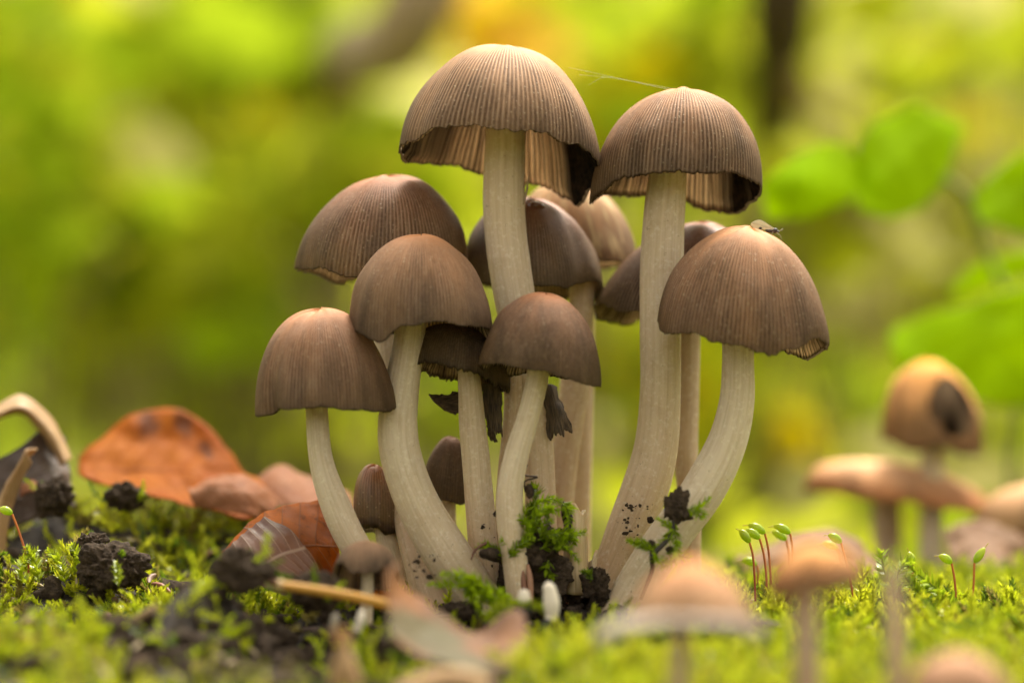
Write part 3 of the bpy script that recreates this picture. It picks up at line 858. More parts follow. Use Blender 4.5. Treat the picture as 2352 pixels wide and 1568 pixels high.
dead_leaf('large bright orange leaf standing on the moss at the left, two dark spots',
    [[(190, 1052, 5.0), (270, 975, 5.6), (372, 936, 6.0), (470, 968, 5.9), (540, 1065, 5.5), (590, 1110, 5.2)],
     [(180, 1070, 4.4), (270, 1040, 5.0), (370, 1030, 5.3), (460, 1050, 5.3), (550, 1110, 5.0), (610, 1135, 4.8)],
     [(186, 1092, 4.0), (270, 1110, 4.2), (370, 1120, 4.4), (450, 1125, 4.4), (540, 1135, 4.3), (625, 1150, 4.4)],
     [(205, 1102, 4.1), (270, 1125, 3.9), (370, 1142, 3.7), (460, 1165, 3.6), (540, 1190, 3.6), (610, 1185, 4.0)]],
    ML_OR, (400, 1150, 4.4), thick=.02, rough=.09, seed=2,
    extra=[([[(430, 1118, 3.9), (500, 1095, 3.7), (570, 1100, 3.8), (640, 1150, 4.0)], [(440, 1140, 3.4), (500, 1130, 3.2), (570, 1140, 3.2), (632, 1175, 3.5)], [(470, 1160, 3.3), (520, 1172, 3.0), (570, 1185, 3.0), (610, 1205, 3.3)]], ML_TAN)])
dead_leaf('folded brown beech leaf glowing orange inside, beside the lowest left stem',
    [[(508, 1268, -.6), (575, 1196, .0), (655, 1160, .4), (738, 1146, .7)],
     [(545, 1285, -1.0), (612, 1235, -.7), (690, 1218, -.3), (768, 1225, .3)],
     [(590, 1318, -1.2), (660, 1300, -1.1), (722, 1290, -.6), (782, 1285, .1)],
     [(640, 1352, -1.1), (695, 1352, -1.0), (742, 1356, -.6), (784, 1362, 0)]],
    ML_BEECH, (650, 1330, -.8), thick=.015, rough=.03, pleat=.055, npleat=6, seed=4,
    extra=[([[(503, 1276, -.95), (555, 1226, -.85), (608, 1184, -.6)], [(535, 1306, -1.35), (606, 1250, -1.2), (670, 1220, -.95)], [(596, 1344, -1.5), (668, 1308, -1.4), (726, 1298, -1.15)], [(655, 1368, -1.5), (704, 1352, -1.4), (744, 1350, -1.1)]], ML_UNDER)],
    stalk=[(560, 1212, -.25, 1.6), (640, 1222, -.62, 2), (705, 1262, -.78, 2.2), (748, 1345, -.72, 2.6)], scol=(.30, .13, .06))
dead_leaf('curled beige leaf arching over a dark hollow at the left edge',
    [[(-60, 980, 3.6), (0, 930, 3.8), (50, 908, 4.0), (105, 950, 4.0), (140, 1000, 3.9), (165, 1052, 3.7)],
     [(-60, 1000, 3.2), (0, 950, 3.3), (50, 935, 3.4), (95, 970, 3.5), (128, 1015, 3.5), (150, 1062, 3.4)],
     [(-60, 1010, 3.4), (0, 962, 3.6), (48, 950, 3.7), (88, 985, 3.8), (120, 1030, 3.7), (140, 1070, 3.5)]],
    ML_BEIGE, (150, 1070, 3.6), thick=.03, rough=.03, seed=6)
dead_leaf('narrow twisted tan leaf hanging down the left edge with a forked tip',
    [[(85, 1030, 2.6), (55, 1065, 2.6), (25, 1110, 2.6), (-10, 1170, 2.5), (-30, 1290, 2.4)],
     [(60, 1035, 2.3), (38, 1075, 2.2), (12, 1125, 2.2), (-5, 1190, 2.2), (0, 1300, 2.2)],
     [(72, 1062, 2.5), (52, 1100, 2.4), (32, 1150, 2.4), (18, 1210, 2.3), (12, 1300, 2.3)]],
    ML_BEIGE, (0, 1300, 2.4), thick=.03, rough=.03, seed=7, extra=[([[(50, 1112, 2.8), (75, 1105, 2.8), (98, 1130, 2.8)], [(45, 1140, 2.7), (70, 1130, 2.6), (92, 1142, 2.7)]], ML_TAN)])
dead_leaf('dark rotting leaf in the hollow under the beige arch at the left',
    [[(-40, 1070, 3.0), (40, 1030, 3.4), (100, 985, 3.9), (150, 1010, 4.2)], [(-40, 1130, 3.0), (50, 1100, 3.2), (120, 1080, 3.6), (165, 1090, 4.0)], [(-20, 1230, 2.9), (60, 1200, 3.0), (120, 1170, 3.2), (175, 1160, 3.5)]],
    ML_DARK, (80, 1180, 3.2), thick=.03, rough=.12, seed=8)
dead_leaf('pinkish dry leaf lying behind the lowest left stem, right of the orange leaf',
    [[(590, 1100, 5.2), (640, 1065, 5.6), (690, 1085, 5.6), (800, 1130, 5.4)], [(590, 1140, 4.8), (650, 1110, 5.0), (710, 1130, 5.0), (810, 1160, 5.0)], [(600, 1180, 4.5), (660, 1160, 4.5), (720, 1170, 4.6), (810, 1190, 4.6)]],
    ML_TAN, (680, 1170, 4.8), thick=.02, rough=.06, seed=9)
dead_leaf('mottled brown leaf in the foreground with an upturned twisted tip',
    [[(918, 1288, -6.2), (925, 1335, -6.4), (960, 1372, -6.4), (1020, 1420, -6.4), (1100, 1452, -6.2), (1185, 1412, -6.2), (1208, 1425, -6.4)],
     [(902, 1300, -6.8), (905, 1365, -7.0), (940, 1420, -7.2), (1010, 1470, -7.2), (1100, 1490, -7.0), (1170, 1480, -6.9), (1208, 1490, -7.0)],
     [(892, 1312, -7.0), (892, 1400, -7.4), (905, 1460, -7.8), (985, 1515, -8.0), (1090, 1545, -8.0), (1170, 1545, -7.8), (1205, 1550, -7.8)]],
    ML_PINK, (1050, 1480, -7.2), thick=.03, rough=.06, seed=10)
dead_leaf('rolled cream leaf edge in the nearest foreground at the bottom',
    [[(905, 1580, -9.6), (985, 1546, -9.6), (1060, 1538, -9.6), (1130, 1562, -9.6)], [(915, 1600, -10.0), (990, 1560, -10.1), (1060, 1552, -10.1), (1120, 1580, -10.0)], [(930, 1630, -9.9), (1000, 1590, -10.0), (1060, 1580, -10.0), (1110, 1610, -9.9)]],
    ML_BEIGE, (1020, 1590, -9.8), thick=.05, rough=.03, seed=11)
dead_leaf('small dry beige scrap standing upright in the near foreground, left of the mottled leaf',
    [[(764, 1448, -8.3), (776, 1490, -8.3), (768, 1540, -8.3), (760, 1600, -8.3)], [(782, 1440, -8.6), (792, 1480, -8.6), (795, 1530, -8.7), (795, 1600, -8.7)], [(808, 1455, -8.4), (800, 1490, -8.4), (822, 1540, -8.4), (832, 1600, -8.4)]],
    ML_BEIGE, (795, 1580, -8.4), thick=.03, rough=.03, seed=12)
dead_leaf('small red leaf scrap sunk in the moss at the right',
    [[(2085, 1462, -1.6), (2110, 1452, -1.5), (2140, 1462, -1.4)], [(2085, 1480, -1.9), (2115, 1472, -1.9), (2140, 1476, -1.7)]],
    dead_leaf_material('leaf_red', (.30, .03, .015), (.36, .06, .02), (.06, .01, .006), (.35, .08, .03), 13.0, 4, .2, .4, .4, .5), (2112, 1480, -1.7), thick=.02, nu=16, nv=10, seed=13)
dead_leaf('brown crumpled leaf lying behind the blurred stems at the right',
    [[(2170, 1215, 9), (2240, 1195, 9.5), (2300, 1210, 9.6), (2352, 1260, 9.4)], [(2180, 1265, 8.6), (2240, 1250, 8.6), (2300, 1270, 8.6), (2352, 1300, 8.6)], [(2190, 1320, 8.2), (2250, 1310, 8.0), (2300, 1320, 8.0), (2352, 1330, 8.0)]],
    ML_BROWN, (2260, 1320, 8.5), thick=.03, rough=.15, seed=14)
dead_leaf('brownish leaf lump blurred behind the capsules at the right',
    [[(1690, 1290, 6.5), (1800, 1235, 7), (1890, 1205, 7), (1960, 1240, 7), (2020, 1310, 6.5)], [(1690, 1320, 6.0), (1800, 1280, 6.0), (1890, 1265, 6.0), (1960, 1290, 6.0), (2030, 1340, 6.0)], [(1690, 1360, 5.8), (1800, 1350, 5.5), (1890, 1340, 5.5), (1960, 1350, 5.5), (2030, 1370, 5.8)]],
    ML_BROWN, (1880, 1350, 6.0), thick=.03, rough=.12, seed=15)
dead_leaf('orange leaf corner peeking below the tiny front mushroom',
    [[(800, 1345, -1.9), (860, 1352, -1.8), (900, 1362, -1.8)], [(805, 1380, -2.4), (860, 1395, -2.4), (905, 1400, -2.4)]],
    ML_OR, (850, 1390, -2.2), thick=.02, nu=16, nv=10, seed=16)

# straw
t = thing('grass_straw', P(770, 1370, -4.4), 'yellow dry straw lying across the front of the tiny mushroom', 'straw')
c = crom([[*P(636, 1342, -4.6), .065], [*P(720, 1354, -4.5), .07], [*P(820, 1372, -4.4), .075], [*P(902, 1392, -4.3), .08]], 24)
MB().tube(c[:, :3], c[:, 3], 10, (.50, .25, .035)).build('stalk', M_PLAIN, t)
MB().tube(c[:2, :3], [.075, .09], 10, (.5, .34, .16)).build('stalk_node', M_PLAIN, t)
t = thing('pine_needle', P(1212, 1380, -1.4), 'reddish brown double needle upright before the moss clump', 'needle')
for dx, top, w in ((-7, 1282, 7), (9, 1296, 7)):
    c = crom([[*P(1205 + dx - 2, top, -1.4), cm(w * .5)], [*P(1208 + dx, 1330, -1.45), cm(w)], [*P(1214 + dx * .6, 1390, -1.5), cm(w * .9)]], 16)
    MB().tube(c[:, :3], c[:, 3], 8, (.20, .085, .045) if dx < 0 else (.32, .16, .09)).build('needle_half', M_PLAIN, t)

# ------------------------------------------------------------------ candlesnuff fungi
CS = [('white-tipped candlesnuff club, the shorter one right of the brown needle', [(1204, 1352), (1204, 1375), (1204, 1395), (1206, 1430)], 14, -3.2, .55),
      ('white knobbed candlesnuff club with a black foot, the tallest one', [(1256, 1335), (1264, 1362), (1267, 1395), (1266, 1420), (1252, 1452), (1240, 1480)], 17, -3.4, .62),
      ('slim white candlesnuff club leaning right, left of the mottled leaf', [(832, 1400), (828, 1425), (818, 1452), (812, 1480)], 10, -4.6, .6),
      ('thin dark-tipped candlesnuff club, leftmost of the clubs', [(772, 1408), (768, 1430), (762, 1460), (758, 1480)], 9, -5.0, .55)]
for label, pts, hw, Y, fr in CS:
    t = thing('candlesnuff_fungus', P(*pts[-1], Y), label, 'fungus', 'candlesnuff clubs at the foot of the cluster')
    c = crom([[*P(a, b, Y)] for a, b in pts], 40)
    k = int(40 * fr)
    tt = np.linspace(0, 1, 40)
    r = cm(hw, Y) * (np.sqrt(np.clip(tt * 9, 0, 1)) * (1 - .12 * np.sin(tt * 14)) - .25 * np.clip(tt - .5, 0, 1))
    wc = (.30, .25, .18) if 'dark-tipped' in label else (.74, .64, .50)
    MB().tube(c[:k + 1], r[:k + 1], 12, wc).build('white_tip', M_PLAIN, t)
    MB().tube(c[k:], r[k:] * .96, 12, (.022, .020, .022)).build('black_stalk', M_PLAIN, t)

# ------------------------------------------------------------------ soil clods


def ico(n=3):
    import bmesh
    bm = bmesh.new()
    bmesh.ops.create_icosphere(bm, subdivisions=n, radius=1)
    v = np.array([x.co[:] for x in bm.verts])
    f = np.array([[x.index for x in q_.verts] for q_ in bm.faces])
    bm.free()
    return v, f


ICO5, ICO2 = ico(6), ico(2)


def clod_arrays(c, r, seed, rough=.35, ic=ICO5):
    v, f = ic
    w = rough * fbm(v * 1.4 + seed * 5.3, seed, 3)
    if len(v) > 1000:                       # crumb structure at about a millimetre
        q_ = v * np.array(r) * 9 + seed
        w = w + .22 * (np.abs(vnoise(q_, seed + 1)) + .6 * np.abs(vnoise(q_ * 2.1, seed + 2)) + .35 * vnoise(q_ * 4.3, seed + 3)) * .35 / max(r)
    d = v * (1 + w)[:, None]
    return np.array(c) + d * np.array(r), f


CLODS = [('large crumbly black soil clod lying on the moss at the left', (258, 1302), (70, 44), -.9),
         ('small crumbly soil clod topped by pale rootlets, above the large left clod', (208, 1258), (34, 30), -.2),
         ('dark soil lump blurred below the left leaves', (122, 1140), (40, 38), 2.6),
         ('small black lump blurred right of the left leaves', (290, 1140), (40, 30), 3.0),
         ('brown earthy hump blurred in front of the brown beech leaf', (560, 1310), (56, 44), -4.2),
         ('black earth lump with grey sheen in the left foreground', (420, 1490), (95, 42), -5.5),
         ('grey-black earth lump in the foreground left of the mottled leaf', (870, 1500), (46, 36), -5.0),
         ('black soil heap between the stems at the foot of the second tallest mushroom', (1368, 1345), (26, 34), -.9),
         ('black soil heap at the foot of the front leaning stems', (1060, 1408), (40, 22), -1.8),
         ('dark soil bank under the moss clump in the middle', (1225, 1340), (85, 70), -.2),
         ('soil crust beside the stem foot left of the orange leaf corner', (720, 1360), (50, 40), -3.6)]
for k, (lb, (x, y), (rx, ry), Y) in enumerate(CLODS):
    v, f = clod_arrays(P(x, y, Y), (cm(rx, Y), cm((rx + ry) / 2, Y), cm(ry, Y)), k + 3)
    o = mesh_obj('soil_clod', v, f, M_SOIL)
    tag(o, lb, 'soil clod', 'clods of dark soil')

v, f = ICO2
v = v * (1 + .15 * vnoise(v * 2 + 3, 5))[:, None]
mesh_obj('wet_film', np.array(P(1230, 474, 1.28)) + v * np.array([.15, .16, .075]), f, M_WET, m_wet)

# a few moss shoots growing over each of the larger clods come with the moss carpet below
CLOD_TOPS = [(np.array(P(x, y, Y)), cm(rx, Y), cm(ry, Y)) for lb, (x, y), (rx, ry), Y in CLODS]

# crumbs stuck to the stem feet
mb = MB()
for (x0, x1, y0, y1, Y, n) in ((1425, 1500, 1150, 1250, -.25, 34), (950, 1000, 1270, 1330, -1.75, 24), (1040, 1100, 1385, 1425, -2.2, 40), (1350, 1400, 1300, 1390, -1.0, 50), (1190, 1300, 1280, 1400, -1.1, 60), (1100, 1140, 1150, 1330, -.75, 8)):
    for _ in range(n):
        a, b = random.uniform(x0, x1), random.uniform(y0, y1)
        r = cm(random.choice((1.2, 1.6, 2, 2.5, 4, 6)))
        v, f = clod_arrays(P(a, b, Y + random.uniform(-.05, .05)), (r * random.uniform(.6, 1.3), r * .7, r * random.uniform(.5, 1.2)), random.randint(0, 999), .75, ICO2)
        mb.add(v, f)
o = mb.build('soil_crumbs', M_SOIL)
tag(o, 'dark crumbs of soil stuck around the stem feet', 'soil crumbs', kind='stuff')

# ------------------------------------------------------------------ moss


def shoot_template(nl, seed, flat=.45, bend=.3):
    r = np.random.default_rng(seed)
    h = np.linspace(.12, 1.0, nl)
    pos = np.stack([bend * h ** 2, .05 * np.sin(h * 5 + seed), h * (1 - .15 * h)], -1)
    az = np.arange(nl) * 2.399 + r.normal(0, .3, nl)
    el = np.radians(38 + 30 * h + r.normal(0, 9, nl))
    d = np.stack([np.cos(az) * np.cos(el) * flat * 1.4, np.sin(az) * np.cos(el), np.sin(el)], -1)
    d[:, 0] += bend * h
    d /= np.linalg.norm(d, axis=1)[:, None]
    ll = .21 * (1 - .45 * h ** 3) * r.uniform(.8, 1.2, nl)
    sd_ = np.cross(d, [0, 0, 1.])
    sd_ /= np.linalg.norm(sd_, axis=1)[:, None] + 1e-9
    up = np.cross(sd_, d)
    w = (ll * .19)[:, None]
    L_ = ll[:, None]
    a = pos
    b1 = pos + d * L_ * .4 + sd_ * w - up * w * .4
    b2 = pos + d * L_ * .4 - sd_ * w - up * w * .4
    mid = pos + d * L_ * .45 + up * w * .5
    tip = pos + d * L_ - up * L_ * .12 + d * L_ * .15
    V = np.stack([a, b1, tip, b2, mid], 1)
    # two faces per leaf meeting at the keel: (a, b1, tip, mid) and (a, mid, tip, b2)
    f = np.array([[0, 1, 2, 4], [0, 4, 2, 3]])
    faces = (np.arange(nl)[:, None, None] * 5 + f).reshape(-1, 4)
    V = V.reshape(-1, 3)
    sp = np.stack([bend * np.linspace(0, 1, 5) ** 2, .05 * np.sin(np.linspace(0, 1, 5) * 5 + seed), np.linspace(0, 1, 5) * (1 - .15 * np.linspace(0, 1, 5))], -1)
    sv, sf = tube_arrays(sp, np.full(5, .018), 3)
    return np.vstack([V, sv]), np.vstack([faces, sf + len(V)]), nl * 5


T_FINE = [shoot_template(44, s_, random.uniform(.5, 1), random.uniform(.1, .6)) for s_ in range(7)]
T_COARSE = [shoot_template(20, 50 + s_, .6, random.uniform(.1, .6)) for s_ in range(5)]


def rot_from(d, spin):
    """Rotation matrices sending z to d with a spin."""
    d = d / np.linalg.norm(d, axis=1)[:, None]
    a = np.stack([np.cos(spin), np.sin(spin), 0 * spin], -1)
    x = a - d * np.sum(a * d, 1)[:, None]
    x /= np.linalg.norm(x, axis=1)[:, None] + 1e-9
    y = np.cross(d, x)
    return np.stack([x, y, d], -1)


def scatter_shoots(mb, templates, pos, d, size, col, rng):
    k = rng.integers(0, len(templates), len(pos))
    R = rot_from(d, rng.uniform(0, 2 * PI, len(pos)))
    for i, (tv, tf, nlv) in enumerate(templates):
        m = np.where(k == i)[0]
        if not len(m):
            continue
        v = np.einsum('nij,vj->nvi', R[m] * size[m][:, None, None], tv) + pos[m][:, None]
        f = (tf[None] + (np.arange(len(m)) * len(tv))[:, None, None]).reshape(-1, 4)
        lv = np.repeat(rng.normal(1, .16, (len(m), nlv // 5)), 5, 1)
        lv = np.concatenate([lv, np.full((len(m), len(tv) - nlv), .8)], 1)
        c = np.clip(col[m][:, None] * lv[..., None], 0, 1)
        mb.add(v.reshape(-1, 3), f, c.reshape(-1, 3))


LIME, YEL, DEEP, STRAW = np.array([.46, .54, .013]), np.array([.62, .62, .03]), np.array([.16, .24, .012]), np.array([.34, .27, .06])


def moss_mask(x, y):
    """How thickly moss grows (0 .. 1)."""
    px = 1176 + x * F / (y + 44.4)
    p = np.stack([x, y, 0 * x], -1)
    m = 1.05 + .5 * fbm(p * .55, 40, 3)
    m = m - 1.3 * np.exp(-((x - .6) / 1.9) ** 2 - ((y + .6) / 1.5) ** 2)          # bare soil at the foot of the cluster
    m = m - 1.25 * np.exp(-((x + 3.0) / 1.9) ** 2 - ((y + 6.0) / 4.5) ** 2)        # black earth, left of the middle
    m = m - 1.1 * np.exp(-((x + .6) / 1.0) ** 2 - ((y + 8.0) / 3.5) ** 2)         # under the mottled leaf
    m = m - .8 * np.exp(-((x + 4.6) / 1.6) ** 2 - ((y + 6.4) / 1.5) ** 2)
    m = m - 1.0 * np.exp(-((x + 7.8) / 1.4) ** 2 - ((y - 2.4) / 1.2) ** 2)        # under the curled leaves
    m = np.where(x < 0, m - .35 - .5 * fbm(p * 1.3, 81, 3), m)
    return np.clip(m, .04, 1)


rng = np.random.default_rng(5)
n = 27000
x = rng.uniform(-10.5, 10.5, n)
y = -11 + 20.5 * rng.uniform(0, 1, n)
vis = np.abs(x) < (y + 44.4) * .19 + .4
keep = vis & (rng.uniform(0, 1, n) < moss_mask(x, y))
x, y = x[keep], y[keep]
z = ground_z(x, y)
pos = np.stack([x, y, z - .12], -1)
d = np.stack([rng.normal(0, .75, len(x)), rng.normal(-.15, .75, len(x)), rng.uniform(.35, 1.1, len(x))], -1)
size = rng.uniform(.34, .70, len(x)) * (1 + .25 * vnoise(np.stack([x, y, 0 * x], -1) * .9, 77))
mixn = np.clip(.5 + .6 * fbm(np.stack([x, y, 0 * x], -1) * .7, 60, 3) + rng.normal(0, .25, len(x)), 0, 1)[:, None]
col = LIME * (1 - mixn) + YEL * mixn
dk = (rng.uniform(0, 1, len(x)) < .16)[:, None]
col = np.where(dk, DEEP, col)
br = (rng.uniform(0, 1, len(x)) < np.where(x < 0, .13, .05))[:, None]
col = np.where(br, STRAW, col)
for ct, rx_, rz_ in CLOD_TOPS:
    n_ = int(rx_ * 22) if ct[1] < -3 else int(rx_ * 7)
    a_ = rng.uniform(0, 2 * PI, n_)
    q_ = rng.uniform(.3, 1.1, n_)
    pp = np.stack([ct[0] + rx_ * q_ * np.cos(a_), ct[1] + rx_ * q_ * np.sin(a_), ct[2] + rz_ * (1 - q_ ** 2) * .8 - .1], -1)
    pos = np.vstack([pos, pp])
    d = np.vstack([d, np.stack([np.cos(a_), np.sin(a_), rng.uniform(.3, 1, n_)], -1)])
    size = np.append(size, rng.uniform(.35, .6, n_))
    col = np.vstack([col, np.where(rng.uniform(0, 1, (n_, 1)) < .5, LIME, DEEP)])
y = pos[:, 1]
near = (y > -3.6) & (y < 2.2)
mb = MB()
scatter_shoots(mb, T_FINE, pos[near], d[near], size[near], col[near], rng)
scatter_shoots(mb, T_COARSE, pos[~near], d[~near], size[~near] * 1.1, col[~near], rng)
o = mb.build('moss', M_MOSS, smooth=False)
tag(o, 'bright yellow-green moss carpet covering the ground', 'moss', kind='stuff')


def frond(mb, pts, leaf_px, Y, col, rng, density=1.0):
    """A feathery moss shoot along a pixel path: leaves in two loose rows."""
    c = crom([[*P(a, b, Y + (dy or 0))] for a, b, dy in [(*q_, 0)[:3] if len(q_) == 2 else q_ for q_ in pts]], 60)
    Ltot = np.linalg.norm(np.diff(c, axis=0), axis=1).sum()
    ll = cm(leaf_px, Y)
    nl = int(Ltot / (ll * .16) * density)
    t = np.gradient(c, axis=0)
    t /= np.linalg.norm(t, axis=1)[:, None]
    ks = np.linspace(2, 59, nl).astype(int)
    mb.tube(c, np.full(60, cm(2.2, Y)), 5, np.array(col) * .6)
    az = np.where(np.arange(nl) % 2 == 0, 0, PI) + rng.normal(0, .9, nl)
    tt = t[ks]
    s = np.cross(tt, [0, 1., 0.02])
    s /= np.linalg.norm(s, axis=1)[:, None]
    b = np.cross(s, tt)
    out = np.cos(az)[:, None] * s + np.sin(az)[:, None] * b
    dd = tt * .75 + out * .8
    dd /= np.linalg.norm(dd, axis=1)[:, None]
    fr = ks / 59
    lens = (ll * rng.uniform(.75, 1.15, nl) * np.clip(1.15 - fr ** 3 * .6, .3, 1.2))[:, None]
    w = lens * .24
    sdv = np.cross(dd, np.cross(out, tt) + .01)
    sdv = np.cross(out, tt)
    sdv /= np.linalg.norm(sdv, axis=1)[:, None] + 1e-9
    up = np.cross(dd, sdv)
    p0 = c[ks]
    V = np.stack([p0, p0 + dd * lens * .4 + sdv * w, p0 + dd * lens + out * lens * .12, p0 + dd * lens * .4 - sdv * w, p0 + dd * lens * .45 + up * w * .5], 1)
    f = (np.arange(nl)[:, None, None] * 5 + np.array([[0, 1, 2, 4], [0, 4, 2, 3]])).reshape(-1, 4)
    lv = np.repeat(rng.normal(1, .15, nl), 5)[:, None]
    mb.add(V.reshape(-1, 3), f, np.clip(np.array(col) * lv, 0, 1))


FG, FD, FY = (.40, .54, .014), (.24, .32, .012), (.48, .56, .02)
GM = 'separate feathery moss shoots'
FRONDS = [
    ('fern-like bright green moss shoot drooping over the foot of the front leaning stem', -2.5, (.50, .64, .016), 24,
     [[(1150, 1400), (1120, 1350), (1070, 1322), (1010, 1318)], [(1140, 1395), (1100, 1350), (1050, 1340), (985, 1340)], [(1085, 1330), (1090, 1365), (1105, 1410)], [(1105, 1340), (1120, 1370), (1150, 1392)], [(1060, 1325), (1075, 1350), (1080, 1380)], [(1135, 1350), (1160, 1375), (1168, 1400)]]),
    ('arched pale green moss shoot below the needle, in front of the soil', -3.4, FY, 20,
     [[(1110, 1430), (1135, 1400), (1170, 1382), (1205, 1390)], [(1205, 1385), (1240, 1392), (1262, 1420)], [(1120, 1440), (1150, 1410), (1180, 1405)]]),
    ('large leaning moss shoot tuft with pointed leaves below the lone capsule at the right', -1.0, (.42, .53, .02), 30,
     [[(2205, 1420), (2170, 1370), (2130, 1335), (2085, 1300)], [(2150, 1410), (2120, 1370), (2095, 1345), (2080, 1325)], [(2060, 1400), (2050, 1350), (2030, 1310), (2025, 1265)], [(2070, 1390), (2060, 1340), (2070, 1300), (2092, 1288)]]),
    ('thin spiky moss shoot reaching to the right edge', -1.6, FG, 20,
     [[(2200, 1500), (2260, 1490), (2310, 1470), (2362, 1445)], [(2240, 1480), (2262, 1445), (2280, 1420)]]),
    ('arching moss runner near the right edge', .6, FY, 22, [[(2190, 1430), (2240, 1395), (2300, 1395), (2340, 1430)], [(2280, 1400), (2320, 1385), (2360, 1378)]]),
    ('upright moss sprig growing before the large left clod', -1.7, FY, 16, [[(272, 1345), (270, 1318), (266, 1290)]]),
    ('pale moss tuft left of the small soil clod under the lone left capsule', -.6, FY, 22,
     [[(90, 1340), (80, 1290), (60, 1255)], [(150, 1340), (140, 1290), (110, 1262)], [(170, 1320), (180, 1280), (165, 1250)], [(60, 1345), (50, 1300), (85, 1262)], [(210, 1330), (200, 1300), (175, 1270)]]),
]
for lb, Y, colr, lp, paths in FRONDS:
    t = thing('moss_shoot', P(*paths[0][0], Y), lb, 'moss', GM)
    for q_ in paths:
        mb = MB()
        frond(mb, q_, lp, Y + random.uniform(-.15, .15), colr, rng, 1.9)
        mb.build('moss_branch', M_MOSS, t, False)

# moss clump hanging on soil between the middle stems
t = thing('moss_clump', P(1230, 1330, -1.0), 'dark moss clump on black soil between the middle stems', 'moss clump')
mb = MB()
for k, (x, y, rx, ry, Y) in enumerate([(1235, 1285, 52, 40, -1.0), (1180, 1275, 40, 22, -1.2), (1120, 1268, 20, 14, -1.5), (1228, 1205, 16, 40, -1.1), (1298, 1180, 9, 30, -1.2), (1260, 1240, 34, 24, -1.1), (1216, 1128, 9, 14, -1.3), (1250, 1330, 60, 34, -1.0)]):
    v, f = clod_arrays(P(x, y, Y), (cm(rx), cm(min(rx, ry)), cm(ry)), 40 + k, .5, ICO5 if rx > 30 else ICO2)
    mb.add(v, f)
mb.build('soil', M_SOIL, t)
mb = MB()
for q_ in [[(1180, 1290), (1140, 1265), (1098, 1255)], [(1170, 1280), (1190, 1255), (1225, 1235)], [(1215, 1190), (1195, 1165), (1178, 1150)], [(1215, 1180), (1235, 1130), (1218, 1110)], [(1225, 1160), (1260, 1145), (1292, 1155)],
           [(1230, 1190), (1255, 1165), (1285, 1175)], [(1235, 1240), (1280, 1225), (1345, 1222)], [(1225, 1235), (1205, 1200), (1190, 1188)], [(1270, 1260), (1300, 1255), (1330, 1290)], [(1260, 1285), (1255, 1310), (1270, 1330)],
           [(1240, 1230), (1250, 1200), (1270, 1195)], [(1290, 1155), (1305, 1170), (1305, 1215)], [(1280, 1240), (1310, 1230), (1318, 1248)], [(1200, 1250), (1215, 1225), (1220, 1200)], [(1230, 1150), (1222, 1180), (1225, 1220)],
           [(1240, 1260), (1290, 1240), (1320, 1228)], [(1150, 1270), (1125, 1260), (1110, 1245)], [(1175, 1262), (1170, 1245), (1150, 1240)], [(1225, 1215), (1240, 1180), (1262, 1180)], [(1245, 1215), (1262, 1235), (1285, 1245)]]:
    frond(mb, q_, random.uniform(17, 25), -1.3 + random.uniform(-.25, .1), random.choice((FG, FG, FD, (.34, .46, .016))), rng, 1.7)
mb.build('moss_branch', M_MOSS, t, False)
rt = crom([[*P(1300, 1165, -1.3), cm(3)], [*P(1312, 1190, -1.3), cm(4)], [*P(1300, 1230, -1.3), cm(6)]], 12)
MB().tube(rt[:, :3], rt[:, 3], 6, (.03, .02, .014)).build('rootlet', M_PLAIN, t)
rt = crom([[*P(1118, 1245, -1.5), cm(4)], [*P(1092, 1262, -1.5), cm(3)], [*P(1082, 1285, -1.5), cm(2)]], 12)
MB().tube(rt[:, :3], rt[:, 3], 6, (.14, .06, .035)).build('rootlet', M_PLAIN, t)
rt = crom([[*P(1212, 1066, -1.2), cm(1.3)], [*P(1204, 1090, -1.2), cm(2)], [*P(1235, 1095, -1.2), cm(2)], [*P(1206, 1105, -1.2), cm(2)], [*P(1208, 1130, -1.2), cm(3)]], 24)
MB().tube(rt[:, :3], rt[:, 3], 6, (.05, .032, .02)).build('rootlet', M_PLAIN, t)

# moss and soil stuck to the bent right stem
t = thing('moss_clump', P(1560, 1300, -1.5), 'moss sprig with a soil crumb hanging on the bent right stem', 'moss clump')
mb = MB()
for k, (x, y, rx, ry) in enumerate([(1550, 1162, 22, 24), (1562, 1180, 18, 14), (1496, 1250, 9, 10), (1540, 1260, 9, 8), (1500, 1270, 8, 18)]):
    v, f = clod_arrays(P(x, y, -1.65), (cm(rx), cm(min(rx, ry) * .7), cm(ry)), 60 + k, .55, ICO5 if rx > 15 else ICO2)
    mb.add(v, f)
mb.build('soil', M_SOIL, t)['kind'] = 'stuff'
mb = MB()
for q_ in [[(1575, 1185), (1600, 1170), (1630, 1145)], [(1560, 1215), (1535, 1205), (1510, 1190)], [(1550, 1200), (1535, 1235), (1500, 1260)], [(1545, 1215), (1555, 1250), (1550, 1285)], [(1510, 1265), (1470, 1250), (1440, 1238)],
           [(1530, 1270), (1560, 1275), (1585, 1280)], [(1500, 1262), (1480, 1250), (1462, 1240)], [(1535, 1280), (1515, 1290), (1500, 1272)], [(1555, 1260), (1545, 1290), (1520, 1300)], [(1600, 1172), (1608, 1185), (1622, 1178)]]:
    frond(mb, q_, random.uniform(16, 22), -1.7 + random.uniform(-.1, .1), random.choice((FG, FG, (.34, .46, .016))), rng, 1.7)
mb.build('moss_branch', M_MOSS, t, False)
rt = crom([[*P(1548, 1190, -1.66), cm(5)], [*P(1540, 1230, -1.68), cm(5)], [*P(1500, 1275, -1.7), cm(6)], [*P(1497, 1310, -1.6), cm(5)], [*P(1470, 1375, -1.5), cm(4)]], 24)
MB().tube(rt[:, :3], rt[:, 3], 7, (.035, .024, .017)).build('rootlet', M_PLAIN, t)

